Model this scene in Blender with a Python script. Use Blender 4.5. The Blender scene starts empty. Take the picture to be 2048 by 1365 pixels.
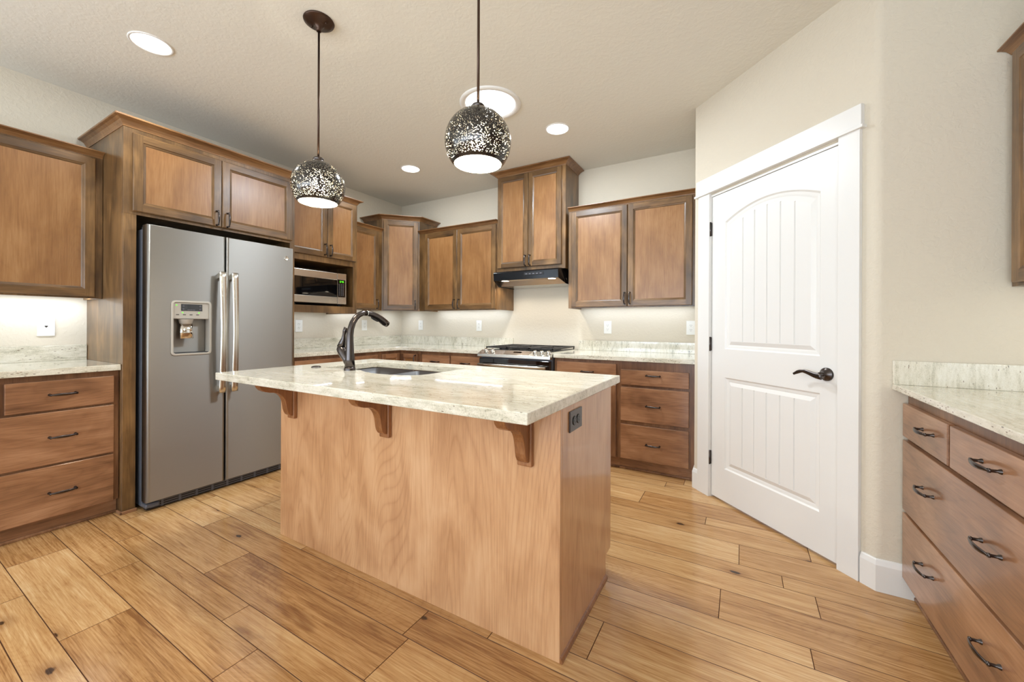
import bpy, bmesh, math, random
from mathutils import Vector, Matrix
random.seed(7)
S = bpy.context.scene
COL = S.collection
PI = math.pi

# ---------------------------------------------------------------- camera, world, daylight, exposure
W, H = 2048, 1365
F, CY, YAW, ROLL = 793.95, 650.1, 0.5234, 0.0043
CAMP = Vector((3.9156, -3.8366, 1.1642))
cam = bpy.data.cameras.new('camera')
cam.sensor_fit = 'HORIZONTAL'
cam.sensor_width = 36.0
cam.lens = F / W * 36.0
cam.shift_y = -(H / 2 - CY) / W
cam.clip_start = 0.05
camo = bpy.data.objects.new('camera', cam)
COL.objects.link(camo)
fw = Vector((-math.sin(YAW), math.cos(YAW), 0))
rt = Vector((math.cos(YAW), math.sin(YAW), 0))
up = Vector((0, 0, 1))
r2 = rt * math.cos(ROLL) + up * math.sin(ROLL)
u2 = up * math.cos(ROLL) - rt * math.sin(ROLL)
camo.matrix_world = Matrix(((r2.x, u2.x, -fw.x, CAMP.x), (r2.y, u2.y, -fw.y, CAMP.y), (r2.z, u2.z, -fw.z, CAMP.z), (0, 0, 0, 1)))
S.camera = camo

S.view_settings.view_transform = 'Standard'
S.view_settings.look = 'None'
S.view_settings.gamma = 1.0
S.view_settings.use_curve_mapping = False
S.view_settings.exposure = -0.40

wd = bpy.data.worlds.new('daylight sky')
S.world = wd
wd.use_nodes = True
wb = wd.node_tree.nodes['Background']
wb.inputs[0].default_value = (0.93, 0.97, 1.0, 1)
wb.inputs[1].default_value = 1.0


def area(name, loc, rot, sx, sy, power, col, parent=None, spread=PI):
    l = bpy.data.lights.new(name, 'AREA')
    l.shape = 'RECTANGLE'
    l.size, l.size_y = sx, sy
    l.energy = power
    l.color = col
    l.spread = spread
    o = bpy.data.objects.new(name, l)
    COL.objects.link(o)
    o.location = loc
    o.rotation_euler = rot
    if parent:
        o.parent = parent
    return o


CH = 2.73          # ceiling height
XW = 5.14          # right wall
YR = -8.6          # rear wall of the great room
DAY = (0.76, 0.93, 1.12)
# daylight coming in through the rear windows and added, unseen side windows of the great room
REAR_WIN = [(0.45, 1.85), (2.0, 3.4), (3.55, 4.95)]
for i, (a, b) in enumerate(REAR_WIN):
    # sky light straight in, and an added upward-tilted fill lamp to brighten the ceiling
    area('window area light', ((a + b) / 2, YR - 0.02, 1.10), (PI / 2, 0, 0), b - a, 2.0, 20, DAY)
    area('ceiling fill light', ((a + b) / 2, YR - 0.04, 1.10), (PI / 2 + 1.12, 0, 0), b - a, 2.0, 104, (0.78, 0.94, 1.12))
ADDED_SIDE_WIN = [(-8.0, -6.5), (-6.2, -4.9)]  # side windows out of view, added to give glossy reflections
for a, b in ADDED_SIDE_WIN:
    area('window area light', (-0.02, (a + b) / 2, 1.45), (PI / 2, 0, -PI / 2), b - a, 1.7, 9, DAY)
    area('window area light', (XW + 0.02, (a + b) / 2, 1.45), (PI / 2, 0, PI / 2), b - a, 1.7, 9, DAY)
    area('ceiling fill light', (-0.04, (a + b) / 2, 1.45), (PI / 2 + 1.12, 0, -PI / 2), b - a, 1.7, 46, (0.78, 0.94, 1.12))  # upward fill lamps added at the side openings to lift the ceiling
    area('ceiling fill light', (XW + 0.04, (a + b) / 2, 1.45), (PI / 2 + 1.12, 0, PI / 2), b - a, 1.7, 46, (0.78, 0.94, 1.12))

# ---------------------------------------------------------------- materials


def lin(c):
    out = []
    for v in c:
        v = v / 255.0
        out.append(v / 12.92 if v <= 0.04045 else ((v + 0.055) / 1.055) ** 2.4)
    return (*out, 1.0)


class NT:
    def __init__(s, name):
        s.m = bpy.data.materials.new(name)
        s.m.use_nodes = True
        s.t = s.m.node_tree
        s.b = s.t.nodes['Principled BSDF']

    def n(s, typ, **kw):
        nd = s.t.nodes.new(typ)
        for k, v in kw.items():
            if k.startswith('i_'):
                key = k[2:]
                key = int(key) if key.isdigit() else key.replace('_', ' ')
                nd.inputs[key].default_value = v
            else:
                setattr(nd, k, v)
        return nd

    def l(s, a, b):
        s.t.links.new(a, b)

    def math(s, op, a, b=None, c=None):
        nd = s.n('ShaderNodeMath', operation=op)
        for i, v in enumerate((a, b, c)):
            if v is None:
                continue
            if isinstance(v, (int, float)):
                nd.inputs[i].default_value = v
            else:
                s.l(v, nd.inputs[i])
        return nd.outputs[0]

    def mix(s, fac, a, b, blend='MIX'):
        nd = s.n('ShaderNodeMix', data_type='RGBA', blend_type=blend)
        for i, v in ((0, fac), (6, a), (7, b)):
            if isinstance(v, (int, float)):
                nd.inputs[i].default_value = v
            elif isinstance(v, tuple):
                nd.inputs[i].default_value = v
            else:
                s.l(v, nd.inputs[i])
        return nd.outputs[2]

    def ramp(s, fac, stops, interp='LINEAR'):
        nd = s.n('ShaderNodeValToRGB')
        cr = nd.color_ramp
        cr.interpolation = interp
        while len(cr.elements) < len(stops):
            cr.elements.new(0.5)
        for e, (p, c) in zip(cr.elements, stops):
            e.position = p
            e.color = c if isinstance(c, tuple) else (c, c, c, 1)
        s.l(fac, nd.inputs[0])
        return nd.outputs[0]

    def noise(s, vec, scale, detail=3, rough=0.55, dist=0.0):
        nd = s.n('ShaderNodeTexNoise')
        nd.inputs['Scale'].default_value = scale
        nd.inputs['Detail'].default_value = detail
        nd.inputs['Roughness'].default_value = rough
        nd.inputs['Distortion'].default_value = dist
        s.l(vec, nd.inputs['Vector'])
        return nd.outputs[0]

    def coords(s, rnd=True):
        tc = s.n('ShaderNodeTexCoord')
        if not rnd:
            return tc.outputs['Object']
        oi = s.n('ShaderNodeObjectInfo')
        k = s.math('MULTIPLY', oi.outputs['Random'], 37.0)
        cb = s.n('ShaderNodeCombineXYZ')
        s.l(k, cb.inputs[0])
        s.l(k, cb.inputs[1])
        s.l(k, cb.inputs[2])
        ad = s.n('ShaderNodeVectorMath', operation='ADD')
        s.l(tc.outputs['Object'], ad.inputs[0])
        s.l(cb.outputs[0], ad.inputs[1])
        return ad.outputs[0]

    def scale(s, vec, sc):
        mp = s.n('ShaderNodeMapping')
        mp.inputs['Scale'].default_value = sc
        s.l(vec, mp.inputs['Vector'])
        return mp.outputs[0]

    def bump(s, h, strength, dist=0.002):
        nd = s.n('ShaderNodeBump')
        nd.inputs['Strength'].default_value = strength
        nd.inputs['Distance'].default_value = dist
        s.l(h, nd.inputs['Height'])
        s.l(nd.outputs[0], s.b.inputs['Normal'])


def plain(name, col, rough=0.5, metal=0.0, coat=0.0, emit=None, estr=0.0, spec=0.5):
    t = NT(name)
    t.b.inputs['Base Color'].default_value = lin(col)
    t.b.inputs['Roughness'].default_value = rough
    t.b.inputs['Metallic'].default_value = metal
    t.b.inputs['Coat Weight'].default_value = coat
    t.b.inputs['Specular IOR Level'].default_value = spec
    if emit:
        t.b.inputs['Emission Color'].default_value = lin(emit)
        t.b.inputs['Emission Strength'].default_value = estr
    return t.m


def wood(name, dark, mid, light, axis='z', mott=1.0, rough=0.33, coat=0.25, figure=0.0, streak=0.55, con=0.15, crough=0.24):
    t = NT(name)
    v = t.coords()
    sc = lambda k: {'x': (k, 1, 1), 'y': (1, k, 1), 'z': (1, 1, k)}[axis]
    blotch = t.noise(t.scale(v, sc(0.45)), 6.0, 3, 0.55, 0.5)
    strk = t.noise(t.scale(v, sc(0.09)), 34.0, 4, 0.6, 0.5)
    fine = t.noise(t.scale(v, sc(0.035)), 170.0, 4, 0.7, 0.3)
    f = t.math('MULTIPLY', blotch, 0.42 * mott)
    f = t.math('MULTIPLY_ADD', strk, 0.5 * streak, f)
    f = t.math('MULTIPLY_ADD', fine, 0.30, f)
    tot = 0.42 * mott + 0.5 * streak + 0.30
    f = t.math('DIVIDE', f, tot)
    if figure:
        w = t.noise(t.scale(v, sc(0.11)), 3.4, 1, 0.4, 0.25)
        w = t.math('PINGPONG', t.math('MULTIPLY', w, 58.0), 0.5)
        w = t.math('POWER', t.math('MULTIPLY', w, 2.0), 4.0)
        f = t.math('SUBTRACT', f, t.math('MULTIPLY', w, figure))
    col = t.ramp(f, [(0.5 - con, lin(dark)), (0.5, lin(mid)), (0.5 + con, lin(light))])
    t.l(col, t.b.inputs['Base Color'])
    t.b.inputs['Roughness'].default_value = rough
    t.b.inputs['Coat Weight'].default_value = coat
    t.b.inputs['Coat Roughness'].default_value = crough
    t.bump(fine, 0.04, 0.001)
    return t.m


M = {}
# stained maple of the wall cabinets
M['frame_v'] = wood('stained maple stile', (64, 45, 26), (106, 77, 45), (148, 111, 69), 'z', 1.5)
M['frame_h'] = wood('stained maple rail', (62, 43, 25), (103, 74, 43), (146, 109, 68), 'x', 1.5)
M['panel'] = wood('stained maple panel', (124, 84, 48), (148, 104, 62), (168, 126, 82), 'z', 0.9, figure=0.03)
M['crown'] = wood('stained maple crown', (92, 60, 34), (132, 92, 55), (164, 122, 78), 'x', 0.9)
# base cabinets: redder, streakier
M['base_h'] = wood('stained maple drawer', (92, 59, 38), (147, 103, 71), (184, 139, 104), 'x', 1.6, figure=0.04, con=0.18, coat=0.55, crough=0.12)
M['base_v'] = wood('stained maple base frame', (84, 54, 36), (124, 85, 57), (156, 114, 80), 'z', 1.3)
M['isl'] = wood('light maple veneer', (168, 118, 78), (204, 156, 113), (224, 182, 140), 'z', 1.3, rough=0.3, coat=0.55, crough=0.11, figure=0.075, streak=0.4, con=0.2)
M['corbel'] = wood('stained corbel wood', (104, 62, 34), (142, 92, 54), (172, 120, 78), 'z', 0.8)
M['dark_wood'] = plain('dark cabinet interior', (58, 36, 22), 0.6)


def granite(name, axis, warm=0.0):
    t = NT(name)
    v = t.coords(False)
    sc = lambda k: {'x': (k, 1, 1), 'y': (1, k, 1), 'z': (1, 1, k)}[axis]
    strk = t.noise(t.scale(v, sc(0.22)), 70.0, 4, 0.7, 0.3)
    mid = t.noise(t.scale(v, sc(0.3)), 11.0, 3, 0.6, 0.6)
    fine = t.noise(v, 260.0, 3, 0.7)
    f = t.math('MULTIPLY', strk, 0.42)
    f = t.math('MULTIPLY_ADD', mid, 0.30, f)
    f = t.math('MULTIPLY_ADD', fine, 0.28, f)
    col = t.ramp(f, [(0.36, lin((166, 162, 140))), (0.44, lin((204, 198, 178))), (0.52, lin((226, 220, 203))), (0.64, lin((240, 236, 224)))])
    vor = t.n('ShaderNodeTexVoronoi')
    vor.inputs['Scale'].default_value = 190.0
    t.l(t.scale(v, sc(0.35)), vor.inputs['Vector'])
    cs = t.n('ShaderNodeSeparateColor')
    t.l(vor.outputs['Color'], cs.inputs[0])
    clump = t.noise(t.scale(v, sc(0.4)), 16.0, 2, 0.6)
    pick = t.math('LESS_THAN', cs.outputs[0], t.ramp(clump, [(0.42, 0.02), (0.70, 0.5)]))
    rad = t.math('ADD', t.math('MULTIPLY_ADD', cs.outputs[1], 0.30, 0.10), t.math('MULTIPLY', t.math('SUBTRACT', fine, 0.5), 0.5))
    dot = t.math('MULTIPLY', t.math('LESS_THAN', vor.outputs['Distance'], rad), pick)
    tint = t.mix(cs.outputs[2], lin((62, 54, 44)), lin((132, 100, 72)))
    col = t.mix(t.math('MULTIPLY', dot, 0.78), col, tint)
    t.l(col, t.b.inputs['Base Color'])
    t.b.inputs['Roughness'].default_value = 0.12
    t.b.inputs['Coat Weight'].default_value = 0.5
    t.b.inputs['Coat Roughness'].default_value = 0.03
    return t.m


M['gr_x'] = granite('polished cream granite along x', 'x')
M['gr_z'] = granite('polished cream granite upright', 'z')


def paint(name, col, bscale, bstr, rough=0.75):
    t = NT(name)
    v = t.coords(False)
    n1 = t.noise(v, bscale, 3, 0.55, 0.6)
    n2 = t.noise(v, 1.6, 2, 0.5)
    c = lin(col)
    cc = t.mix(t.math('MULTIPLY', n2, 0.05), c, (c[0] * 0.85, c[1] * 0.85, c[2] * 0.82, 1))
    t.l(cc, t.b.inputs['Base Color'])
    t.b.inputs['Roughness'].default_value = rough
    t.b.inputs['Specular IOR Level'].default_value = 0.3
    h = t.ramp(n1, [(0.42, 0.0), (0.62, 1.0)])
    t.bump(h, bstr, 0.003)
    return t.m


M['wall'] = paint('textured beige wall paint', (220, 210, 192), 42.0, 0.24)
M['ceil'] = paint('textured beige ceiling paint', (234, 231, 221), 36.0, 0.16)
M['white'] = plain('white satin trim paint', (236, 234, 230), 0.32, coat=0.1)
M['white_plate'] = plain('white plastic plate', (240, 238, 232), 0.35)
M['slot'] = plain('dark outlet slot', (60, 56, 52), 0.5)
M['bronze'] = plain('oil rubbed bronze', (84, 78, 76), 0.24, 0.95)
M['pend_bronze'] = plain('dark brown bronze', (74, 56, 46), 0.33, 0.8)
M['black'] = plain('black gloss enamel', (12, 12, 15), 0.16, spec=0.3)
M['black_matte'] = plain('black plastic', (24, 24, 27), 0.4)
M['case'] = plain('dark grey enamel case', (98, 101, 110), 0.4, 0.3)
M['glass_black'] = plain('black oven glass', (8, 8, 9), 0.04, coat=0.8)
M['chrome'] = plain('polished chrome', (226, 224, 220), 0.1, 1.0)
M['iron'] = plain('cast iron', (40, 36, 34), 0.45, 0.3)
M['grey_plastic'] = plain('warm grey plastic', (186, 180, 170), 0.4, 0.2)
M['bulb'] = plain('glowing bulb', (255, 244, 225), 0.5, emit=(255, 236, 205), estr=22.0)
M['can_glow'] = plain('glowing recessed lamp', (255, 255, 250), 0.5, emit=(255, 248, 238), estr=9.0)
M['tube_glow'] = plain('glowing daylight tube lens', (255, 255, 255), 0.5, emit=(246, 250, 255), estr=5.0)
M['hood_glow'] = plain('glowing hood lamp', (255, 250, 240), 0.5, emit=(255, 240, 215), estr=10.0)
M['led_green'] = plain('green led', (90, 230, 40), 0.5, emit=(90, 235, 30), estr=1.6)
M['led_white'] = plain('pale key print', (120, 120, 128), 0.5)
M['sink'] = plain('brown grey composite sink', (56, 50, 47), 0.4, 0.1)


def steel(name, col, rough, axis, aniso=0.0):
    t = NT(name)
    v = t.coords(False)
    s = {'x': (0.02, 1, 1), 'z': (1, 1, 0.02), 'y': (1, 0.02, 1)}[axis]
    n = t.noise(t.scale(v, s), 400.0, 2, 0.5)
    c = lin(col)
    cc = t.mix(n, (c[0] * 0.97, c[1] * 0.97, c[2] * 0.97, 1), (min(1, c[0] * 1.02), min(1, c[1] * 1.02), min(1, c[2] * 1.02), 1))
    t.l(cc, t.b.inputs['Base Color'])
    t.b.inputs['Metallic'].default_value = 1.0
    r = t.math('MULTIPLY_ADD', n, 0.03, rough)
    t.l(r, t.b.inputs['Roughness'])
    if aniso:
        # horizontal brushing spreads reflections up and down
        t.b.inputs['Anisotropic'].default_value = aniso
        t.b.inputs['Anisotropic Rotation'].default_value = 0.25
        tg = t.n('ShaderNodeTangent', direction_type='RADIAL', axis='Z')
        t.l(tg.outputs[0], t.b.inputs['Tangent'])
    return t.m


M['steel'] = steel('brushed stainless steel', (156, 153, 148), 0.46, 'x', 0.78)
M['steel_b'] = steel('bright stainless steel', (222, 220, 214), 0.24, 'x')


def floor_mat():
    t = NT('hickory plank floor')
    tc = t.n('ShaderNodeTexCoord')
    at = t.n('ShaderNodeAttribute', attribute_name='plank')
    sep = t.n('ShaderNodeSeparateColor')
    t.l(at.outputs['Color'], sep.inputs[0])
    r1, r2_, r3 = sep.outputs[0], sep.outputs[1], sep.outputs[2]
    cb = t.n('ShaderNodeCombineXYZ')
    t.l(t.math('MULTIPLY', r1, 60.0), cb.inputs[0])
    t.l(t.math('MULTIPLY', r2_, 60.0), cb.inputs[1])
    t.l(t.math('MULTIPLY', r3, 60.0), cb.inputs[2])
    ad = t.n('ShaderNodeVectorMath', operation='ADD')
    t.l(tc.outputs['Object'], ad.inputs[0])
    t.l(cb.outputs[0], ad.inputs[1])
    v = ad.outputs[0]
    blotch = t.noise(t.scale(v, (0.35, 1, 1)), 5.0, 3, 0.55, 0.6)
    strk = t.noise(t.scale(v, (0.07, 1, 1)), 38.0, 4, 0.65, 0.5)
    fine = t.noise(t.scale(v, (0.03, 1, 1)), 190.0, 4, 0.7, 0.2)
    fig = t.noise(t.scale(v, (0.2, 1, 1)), 4.0, 1, 0.4, 0.5)
    fig = t.math('PINGPONG', t.math('MULTIPLY', fig, 50.0), 0.5)
    fig = t.math('POWER', t.math('MULTIPLY', fig, 2.0), 4.0)
    f = t.math('MULTIPLY', blotch, 0.22)
    f = t.math('MULTIPLY_ADD', strk, 0.32, f)
    f = t.math('MULTIPLY_ADD', fine, 0.46, f)
    f = t.math('SUBTRACT', f, t.math('MULTIPLY', fig, 0.03))
    f = t.math('ADD', f, t.math('MULTIPLY', t.math('SUBTRACT', r1, 0.5), 0.14))
    col = t.ramp(f, [(0.34, lin((140, 96, 56))), (0.45, lin((182, 136, 86))), (0.56, lin((206, 164, 112))), (0.68, lin((224, 190, 144)))])
    # knots and mineral streaks
    kn = t.n('ShaderNodeTexVoronoi')
    kn.voronoi_dimensions = '2D'
    kn.inputs['Scale'].default_value = 3.2
    t.l(t.scale(v, (0.6, 1.0, 1)), kn.inputs['Vector'])
    kd = t.math('ADD', kn.outputs['Distance'], t.math('MULTIPLY', t.math('SUBTRACT', strk, 0.5), 0.11))
    ks = t.n('ShaderNodeSeparateColor')
    t.l(kn.outputs['Color'], ks.inputs[0])
    sel = t.math('GREATER_THAN', ks.outputs[0], 0.55)
    halo = t.math('MULTIPLY', t.ramp(kd, [(0.03, 1.0), (0.16, 0.0)]), sel)
    core = t.math('MULTIPLY', t.ramp(kd, [(0.026, 1.0), (0.042, 0.0)]), sel)
    col = t.mix(t.math('MULTIPLY', halo, 0.5), col, lin((128, 80, 44)))
    col = t.mix(t.math('MULTIPLY', core, 0.9), col, lin((44, 26, 16)))
    st = t.noise(t.scale(v, (0.12, 1, 1)), 9.0, 3, 0.6, 1.2)
    stk = t.math('MULTIPLY', t.ramp(st, [(0.66, 0.0), (0.74, 1.0)]), 0.55)
    col = t.mix(stk, col, lin((112, 66, 34)))
    t.l(col, t.b.inputs['Base Color'])
    rr = t.math('MULTIPLY_ADD', blotch, 0.12, 0.11)
    t.l(rr, t.b.inputs['Roughness'])
    t.b.inputs['Specular IOR Level'].default_value = 0.55
    h = t.math('ADD', t.math('MULTIPLY', fine, 0.5), strk)
    t.bump(h, 0.12, 0.0015)
    return t.m


M['floor'] = floor_mat()
M['groove'] = plain('plank groove', (104, 64, 34), 0.6)


def shade_mat(name, inner):
    t = NT(name)
    tc = t.n('ShaderNodeTexCoord')
    nm = t.n('ShaderNodeVectorMath', operation='NORMALIZE')
    t.l(tc.outputs['Object'], nm.inputs[0])
    hole = None
    for off, sc in (((0, 0, 0), 19.0), ((3.3, 1.7, 5.1), 20.5), ((7.9, 4.4, 2.6), 18.0)):
        mp = t.n('ShaderNodeMapping')
        mp.inputs['Location'].default_value = off
        t.l(nm.outputs[0], mp.inputs['Vector'])
        vo = t.n('ShaderNodeTexVoronoi')
        vo.inputs['Scale'].default_value = sc
        t.l(mp.outputs[0], vo.inputs['Vector'])
        s = t.n('ShaderNodeSeparateColor')
        t.l(vo.outputs['Color'], s.inputs[0])
        rad = t.math('MULTIPLY_ADD', s.outputs[0], 0.05, 0.215)
        h = t.math('LESS_THAN', vo.outputs['Distance'], rad)
        hole = h if hole is None else t.math('MAXIMUM', hole, h)
    sx = t.n('ShaderNodeSeparateXYZ')
    t.l(nm.outputs[0], sx.inputs[0])
    band = t.math('GREATER_THAN', sx.outputs[2], -0.61)
    hole = t.math('MULTIPLY', hole, band)
    tr = t.n('ShaderNodeBsdfTransparent')
    mx = t.n('ShaderNodeMixShader')
    t.l(hole, mx.inputs[0])
    t.l(t.b.outputs[0], mx.inputs[1])
    t.l(tr.outputs[0], mx.inputs[2])
    out = t.t.nodes['Material Output']
    t.l(mx.outputs[0], out.inputs[0])
    if inner:
        t.b.inputs['Base Color'].default_value = lin((250, 244, 228))
        t.b.inputs['Roughness'].default_value = 0.6
    else:
        t.b.inputs['Base Color'].default_value = lin((66, 63, 60))
        t.b.inputs['Metallic'].default_value = 0.7
        t.b.inputs['Roughness'].default_value = 0.16
    return t.m


M['shade_out'] = shade_mat('pierced dark shade', False)
M['shade_in'] = shade_mat('pierced white shade lining', True)

# ---------------------------------------------------------------- mesh helpers


class MB:
    def __init__(s):
        s.bm = bmesh.new()
        s.merge = False

    def quad(s, pts, mi=0, smooth=False):
        s.merge = True
        f = s.bm.faces.new([s.bm.verts.new(p) for p in pts])
        f.material_index = mi
        f.smooth = smooth
        return f

    def box(s, x0, x1, y0, y1, z0, z1, mi=0):
        if x0 > x1: x0, x1 = x1, x0
        if y0 > y1: y0, y1 = y1, y0
        if z0 > z1: z0, z1 = z1, z0
        v = [s.bm.verts.new((x, y, z)) for x in (x0, x1) for y in (y0, y1) for z in (z0, z1)]
        for q in ((0, 1, 3, 2), (4, 6, 7, 5), (0, 4, 5, 1), (2, 3, 7, 6), (0, 2, 6, 4), (1, 5, 7, 3)):
            f = s.bm.faces.new([v[i] for i in q])
            f.material_index = mi
        return s

    def loft(s, loops, mi=0, closed=True, cap0=False, cap1=False, smooth=True):
        rows = [[s.bm.verts.new(p) for p in L] for L in loops]
        n = len(rows[0])
        for a, b in zip(rows[:-1], rows[1:]):
            for i in range(n if closed else n - 1):
                j = (i + 1) % n
                f = s.bm.faces.new((a[i], a[j], b[j], b[i]))
                f.material_index = mi
                f.smooth = smooth
        if cap0:
            f = s.bm.faces.new(list(reversed(rows[0]))); f.material_index = mi
        if cap1:
            f = s.bm.faces.new(rows[-1]); f.material_index = mi
        return s

    def lathe(s, prof, c=(0, 0, 0), seg=32, mi=0, axis='z', cap0=False, cap1=False, smooth=True):
        loops = []
        for r, h in prof:
            L = []
            for i in range(seg):
                a = 2 * PI * i / seg
                p = (r * math.cos(a), r * math.sin(a), h)
                if axis == 'y':
                    p = (r * math.cos(a), h, r * math.sin(a))
                elif axis == 'x':
                    p = (h, r * math.cos(a), r * math.sin(a))
                L.append((p[0] + c[0], p[1] + c[1], p[2] + c[2]))
            loops.append(L)
        return s.loft(loops, mi, True, cap0, cap1, smooth)

    def tube(s, pts, radii, seg=10, mi=0, ref=None, caps=True):
        """radii: r, or (r_side, r_ref) per point; ref = direction of the second radius."""
        loops = []
        P = [Vector(p) for p in pts]
        for i, p in enumerate(P):
            d = (P[min(i + 1, len(P) - 1)] - P[max(i - 1, 0)]).normalized()
            a = Vector(ref) if ref else (Vector((0, 0, 1)) if abs(d.z) < 0.9 else Vector((1, 0, 0)))
            a = (a - d * a.dot(d)).normalized()
            b = d.cross(a)
            r = radii[i] if isinstance(radii, (list, tuple)) else radii
            ra, rb = r if isinstance(r, tuple) else (r, r)
            loops.append([tuple(p + b * ra * math.cos(2 * PI * k / seg) + a * rb * math.sin(2 * PI * k / seg)) for k in range(seg)])
        return s.loft(loops, mi, True, caps, caps, True)

    def prism(s, poly, z0, z1, mi=0):
        a = [(x, y, z0) for x, y in poly]
        b = [(x, y, z1) for x, y in poly]
        return s.loft([a, b], mi, True, True, True, False)

    def prism_x(s, poly, x0, x1, mi=0, smooth=False):
        """poly in (y, z), extruded along x."""
        return s.loft([[(x0, y, z) for y, z in poly], [(x1, y, z) for y, z in poly]], mi, True, True, True, smooth)

    def sweep(s, path, prof, mi=0):
        """profile (out, z) along a plan polyline, mitred; outward is to the right of travel."""
        P = [Vector((x, y)) for x, y in path]
        loops = []
        for i, p in enumerate(P):
            ns = []
            if i > 0:
                d = (p - P[i - 1]).normalized(); ns.append(Vector((d.y, -d.x)))
            if i < len(P) - 1:
                d = (P[i + 1] - p).normalized(); ns.append(Vector((d.y, -d.x)))
            if len(ns) == 2:
                n = (ns[0] + ns[1]).normalized()
                n = n / max(0.2, n.dot(ns[0]))
            else:
                n = ns[0]
            loops.append([(p.x + n.x * o, p.y + n.y * o, z) for o, z in prof])
        return s.loft(loops, mi, True, True, True, False)

    def done(s, name, mats, parent=None, bevel=0.0, seg=2, normals=True, kind=None, loc=None, rot=None, autosmooth=None):
        bm = s.bm
        if s.merge:
            bmesh.ops.remove_doubles(bm, verts=bm.verts, dist=1e-6)
        if normals:
            bmesh.ops.recalc_face_normals(bm, faces=bm.faces)
        me = bpy.data.meshes.new(name)
        bm.to_mesh(me)
        bm.free()
        for m in (mats if isinstance(mats, (list, tuple)) else [mats]):
            me.materials.append(m)
        o = bpy.data.objects.new(name, me)
        COL.objects.link(o)
        if parent:
            o.parent = parent
        if loc:
            o.location = loc
        if rot:
            o.rotation_euler = rot
        if bevel:
            b = o.modifiers.new('edge', 'BEVEL')
            b.width = bevel
            b.segments = seg
            b.limit_method = 'ANGLE'
            b.angle_limit = math.radians(40)
        if kind:
            o['kind'] = kind
        return o


def thing(name, label, cat, loc=(0, 0, 0), rz=0.0, group=None):
    o = bpy.data.objects.new(name, None)
    o.empty_display_size = 0.1
    COL.objects.link(o)
    o.location = loc
    o.rotation_euler = (0, 0, rz)
    o['label'] = label
    o['category'] = cat
    if group:
        o['group'] = group
    return o


def dup(root, loc, rz, label, group=None):
    r = root.copy()
    COL.objects.link(r)
    r.location = loc
    r.rotation_euler = (0, 0, rz)
    r['label'] = label
    if group:
        r['group'] = group
    for ch in list(root.children):
        c = ch.copy()
        COL.objects.link(c)
        c.parent = r
        for g in list(ch.children):
            d = g.copy()
            COL.objects.link(d)
            d.parent = c
    return r


# ---------------------------------------------------------------- room shell
# floor: one mesh of planks running along x
B0 = -2.508
rows = []
y = B0
seq = [0.203, 0.148, 0.100]
i = 0
while y < 0.05:
    rows.append((y, y + seq[i % 3])); y += seq[i % 3]; i += 1
y = B0
i = 0
while y > YR - 0.05:
    w_ = [0.098, 0.146, 0.202, 0.104, 0.145, 0.203, 0.107][i] if i < 7 else seq[i % 3]
    rows.append((y - w_, y)); y -= w_; i += 1
rows.sort()
KNOWN = {-3.406: [1.268], -3.203: [1.764], -3.058: [1.37], -2.954: [1.05, 2.16], -2.752: [1.758, 2.853], -2.606: [1.252],
         -2.508: [1.953], -2.305: [3.454], -2.057: [4.136], -1.854: [3.842], -1.706: [4.195], -1.403: [3.911], -1.255: [4.22], -1.155: [3.737], -0.952: [3.337], -0.704: [3.442]}
mb = MB()
bm = mb.bm
lay = bm.loops.layers.float_color.new('plank')
rng = random.Random(11)
X0, X1 = -0.02, XW + 0.02
for (a, b) in rows:
    kn = []
    for k, v in KNOWN.items():
        if abs(k - b) < 0.012:
            kn = v
    if kn:
        ends = list(kn)
        xx = kn[0]
        while xx > X0 + 0.5:
            xx -= rng.uniform(0.75, 1.5); ends.append(xx)
        xx = kn[-1]
        while xx < X1 - 0.5:
            xx += rng.uniform(0.9, 1.6); ends.append(xx)
    else:
        ends = []
        xx = X0 + rng.uniform(0.3, 1.2)
        while xx < X1:
            ends.append(xx); xx += rng.uniform(0.7, 1.7)
    ends = sorted(e for e in ends if X0 + 0.05 < e < X1 - 0.05)
    ends = [X0] + ends + [X1]
    for x0, x1 in zip(ends[:-1], ends[1:]):
        c = (rng.random(), rng.random(), rng.random(), 1)
        g = 0.0016
        o_ = [(x0, a), (x1, a), (x1, b), (x0, b)]
        i_ = [(x0 + g, a + g), (x1 - g, a + g), (x1 - g, b - g), (x0 + g, b - g)]
        vo = [bm.verts.new((p[0], p[1], -0.0025)) for p in o_]
        vi = [bm.verts.new((p[0], p[1], 0.0)) for p in i_]
        fs = [bm.faces.new(vi)]
        for k in range(4):
            f = bm.faces.new((vo[k], vo[(k + 1) % 4], vi[(k + 1) % 4], vi[k]))
            f.material_index = 1
            fs.append(f)
        for f in fs:
            for lp in f.loops:
                lp[lay] = c
mb.done('floor', [M['floor'], M['groove']], kind='structure', normals=False)

MB().box(-0.12, XW + 0.12, YR - 0.12, 0.12, CH, CH + 0.12).done('ceiling', M['ceil'], kind='structure')


def wall_with_holes(name, along, a0, a1, t0, t1, holes, z0=0.0, z1=CH):
    """holes: (b0, b1, z0, z1) along the wall."""
    m = MB()

    def put(b0, b1, c0, c1):
        if along == 'x':
            m.box(b0, b1, t0, t1, c0, c1)
        else:
            m.box(t0, t1, b0, b1, c0, c1)
    cur = a0
    for (b0, b1, c0, c1) in sorted(holes):
        put(cur, b0, z0, z1)
        put(b0, b1, z0, c0)
        put(b0, b1, c1, z1)
        cur = b1
    put(cur, a1, z0, z1)
    return m.done(name, M['wall'], kind='structure')


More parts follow.
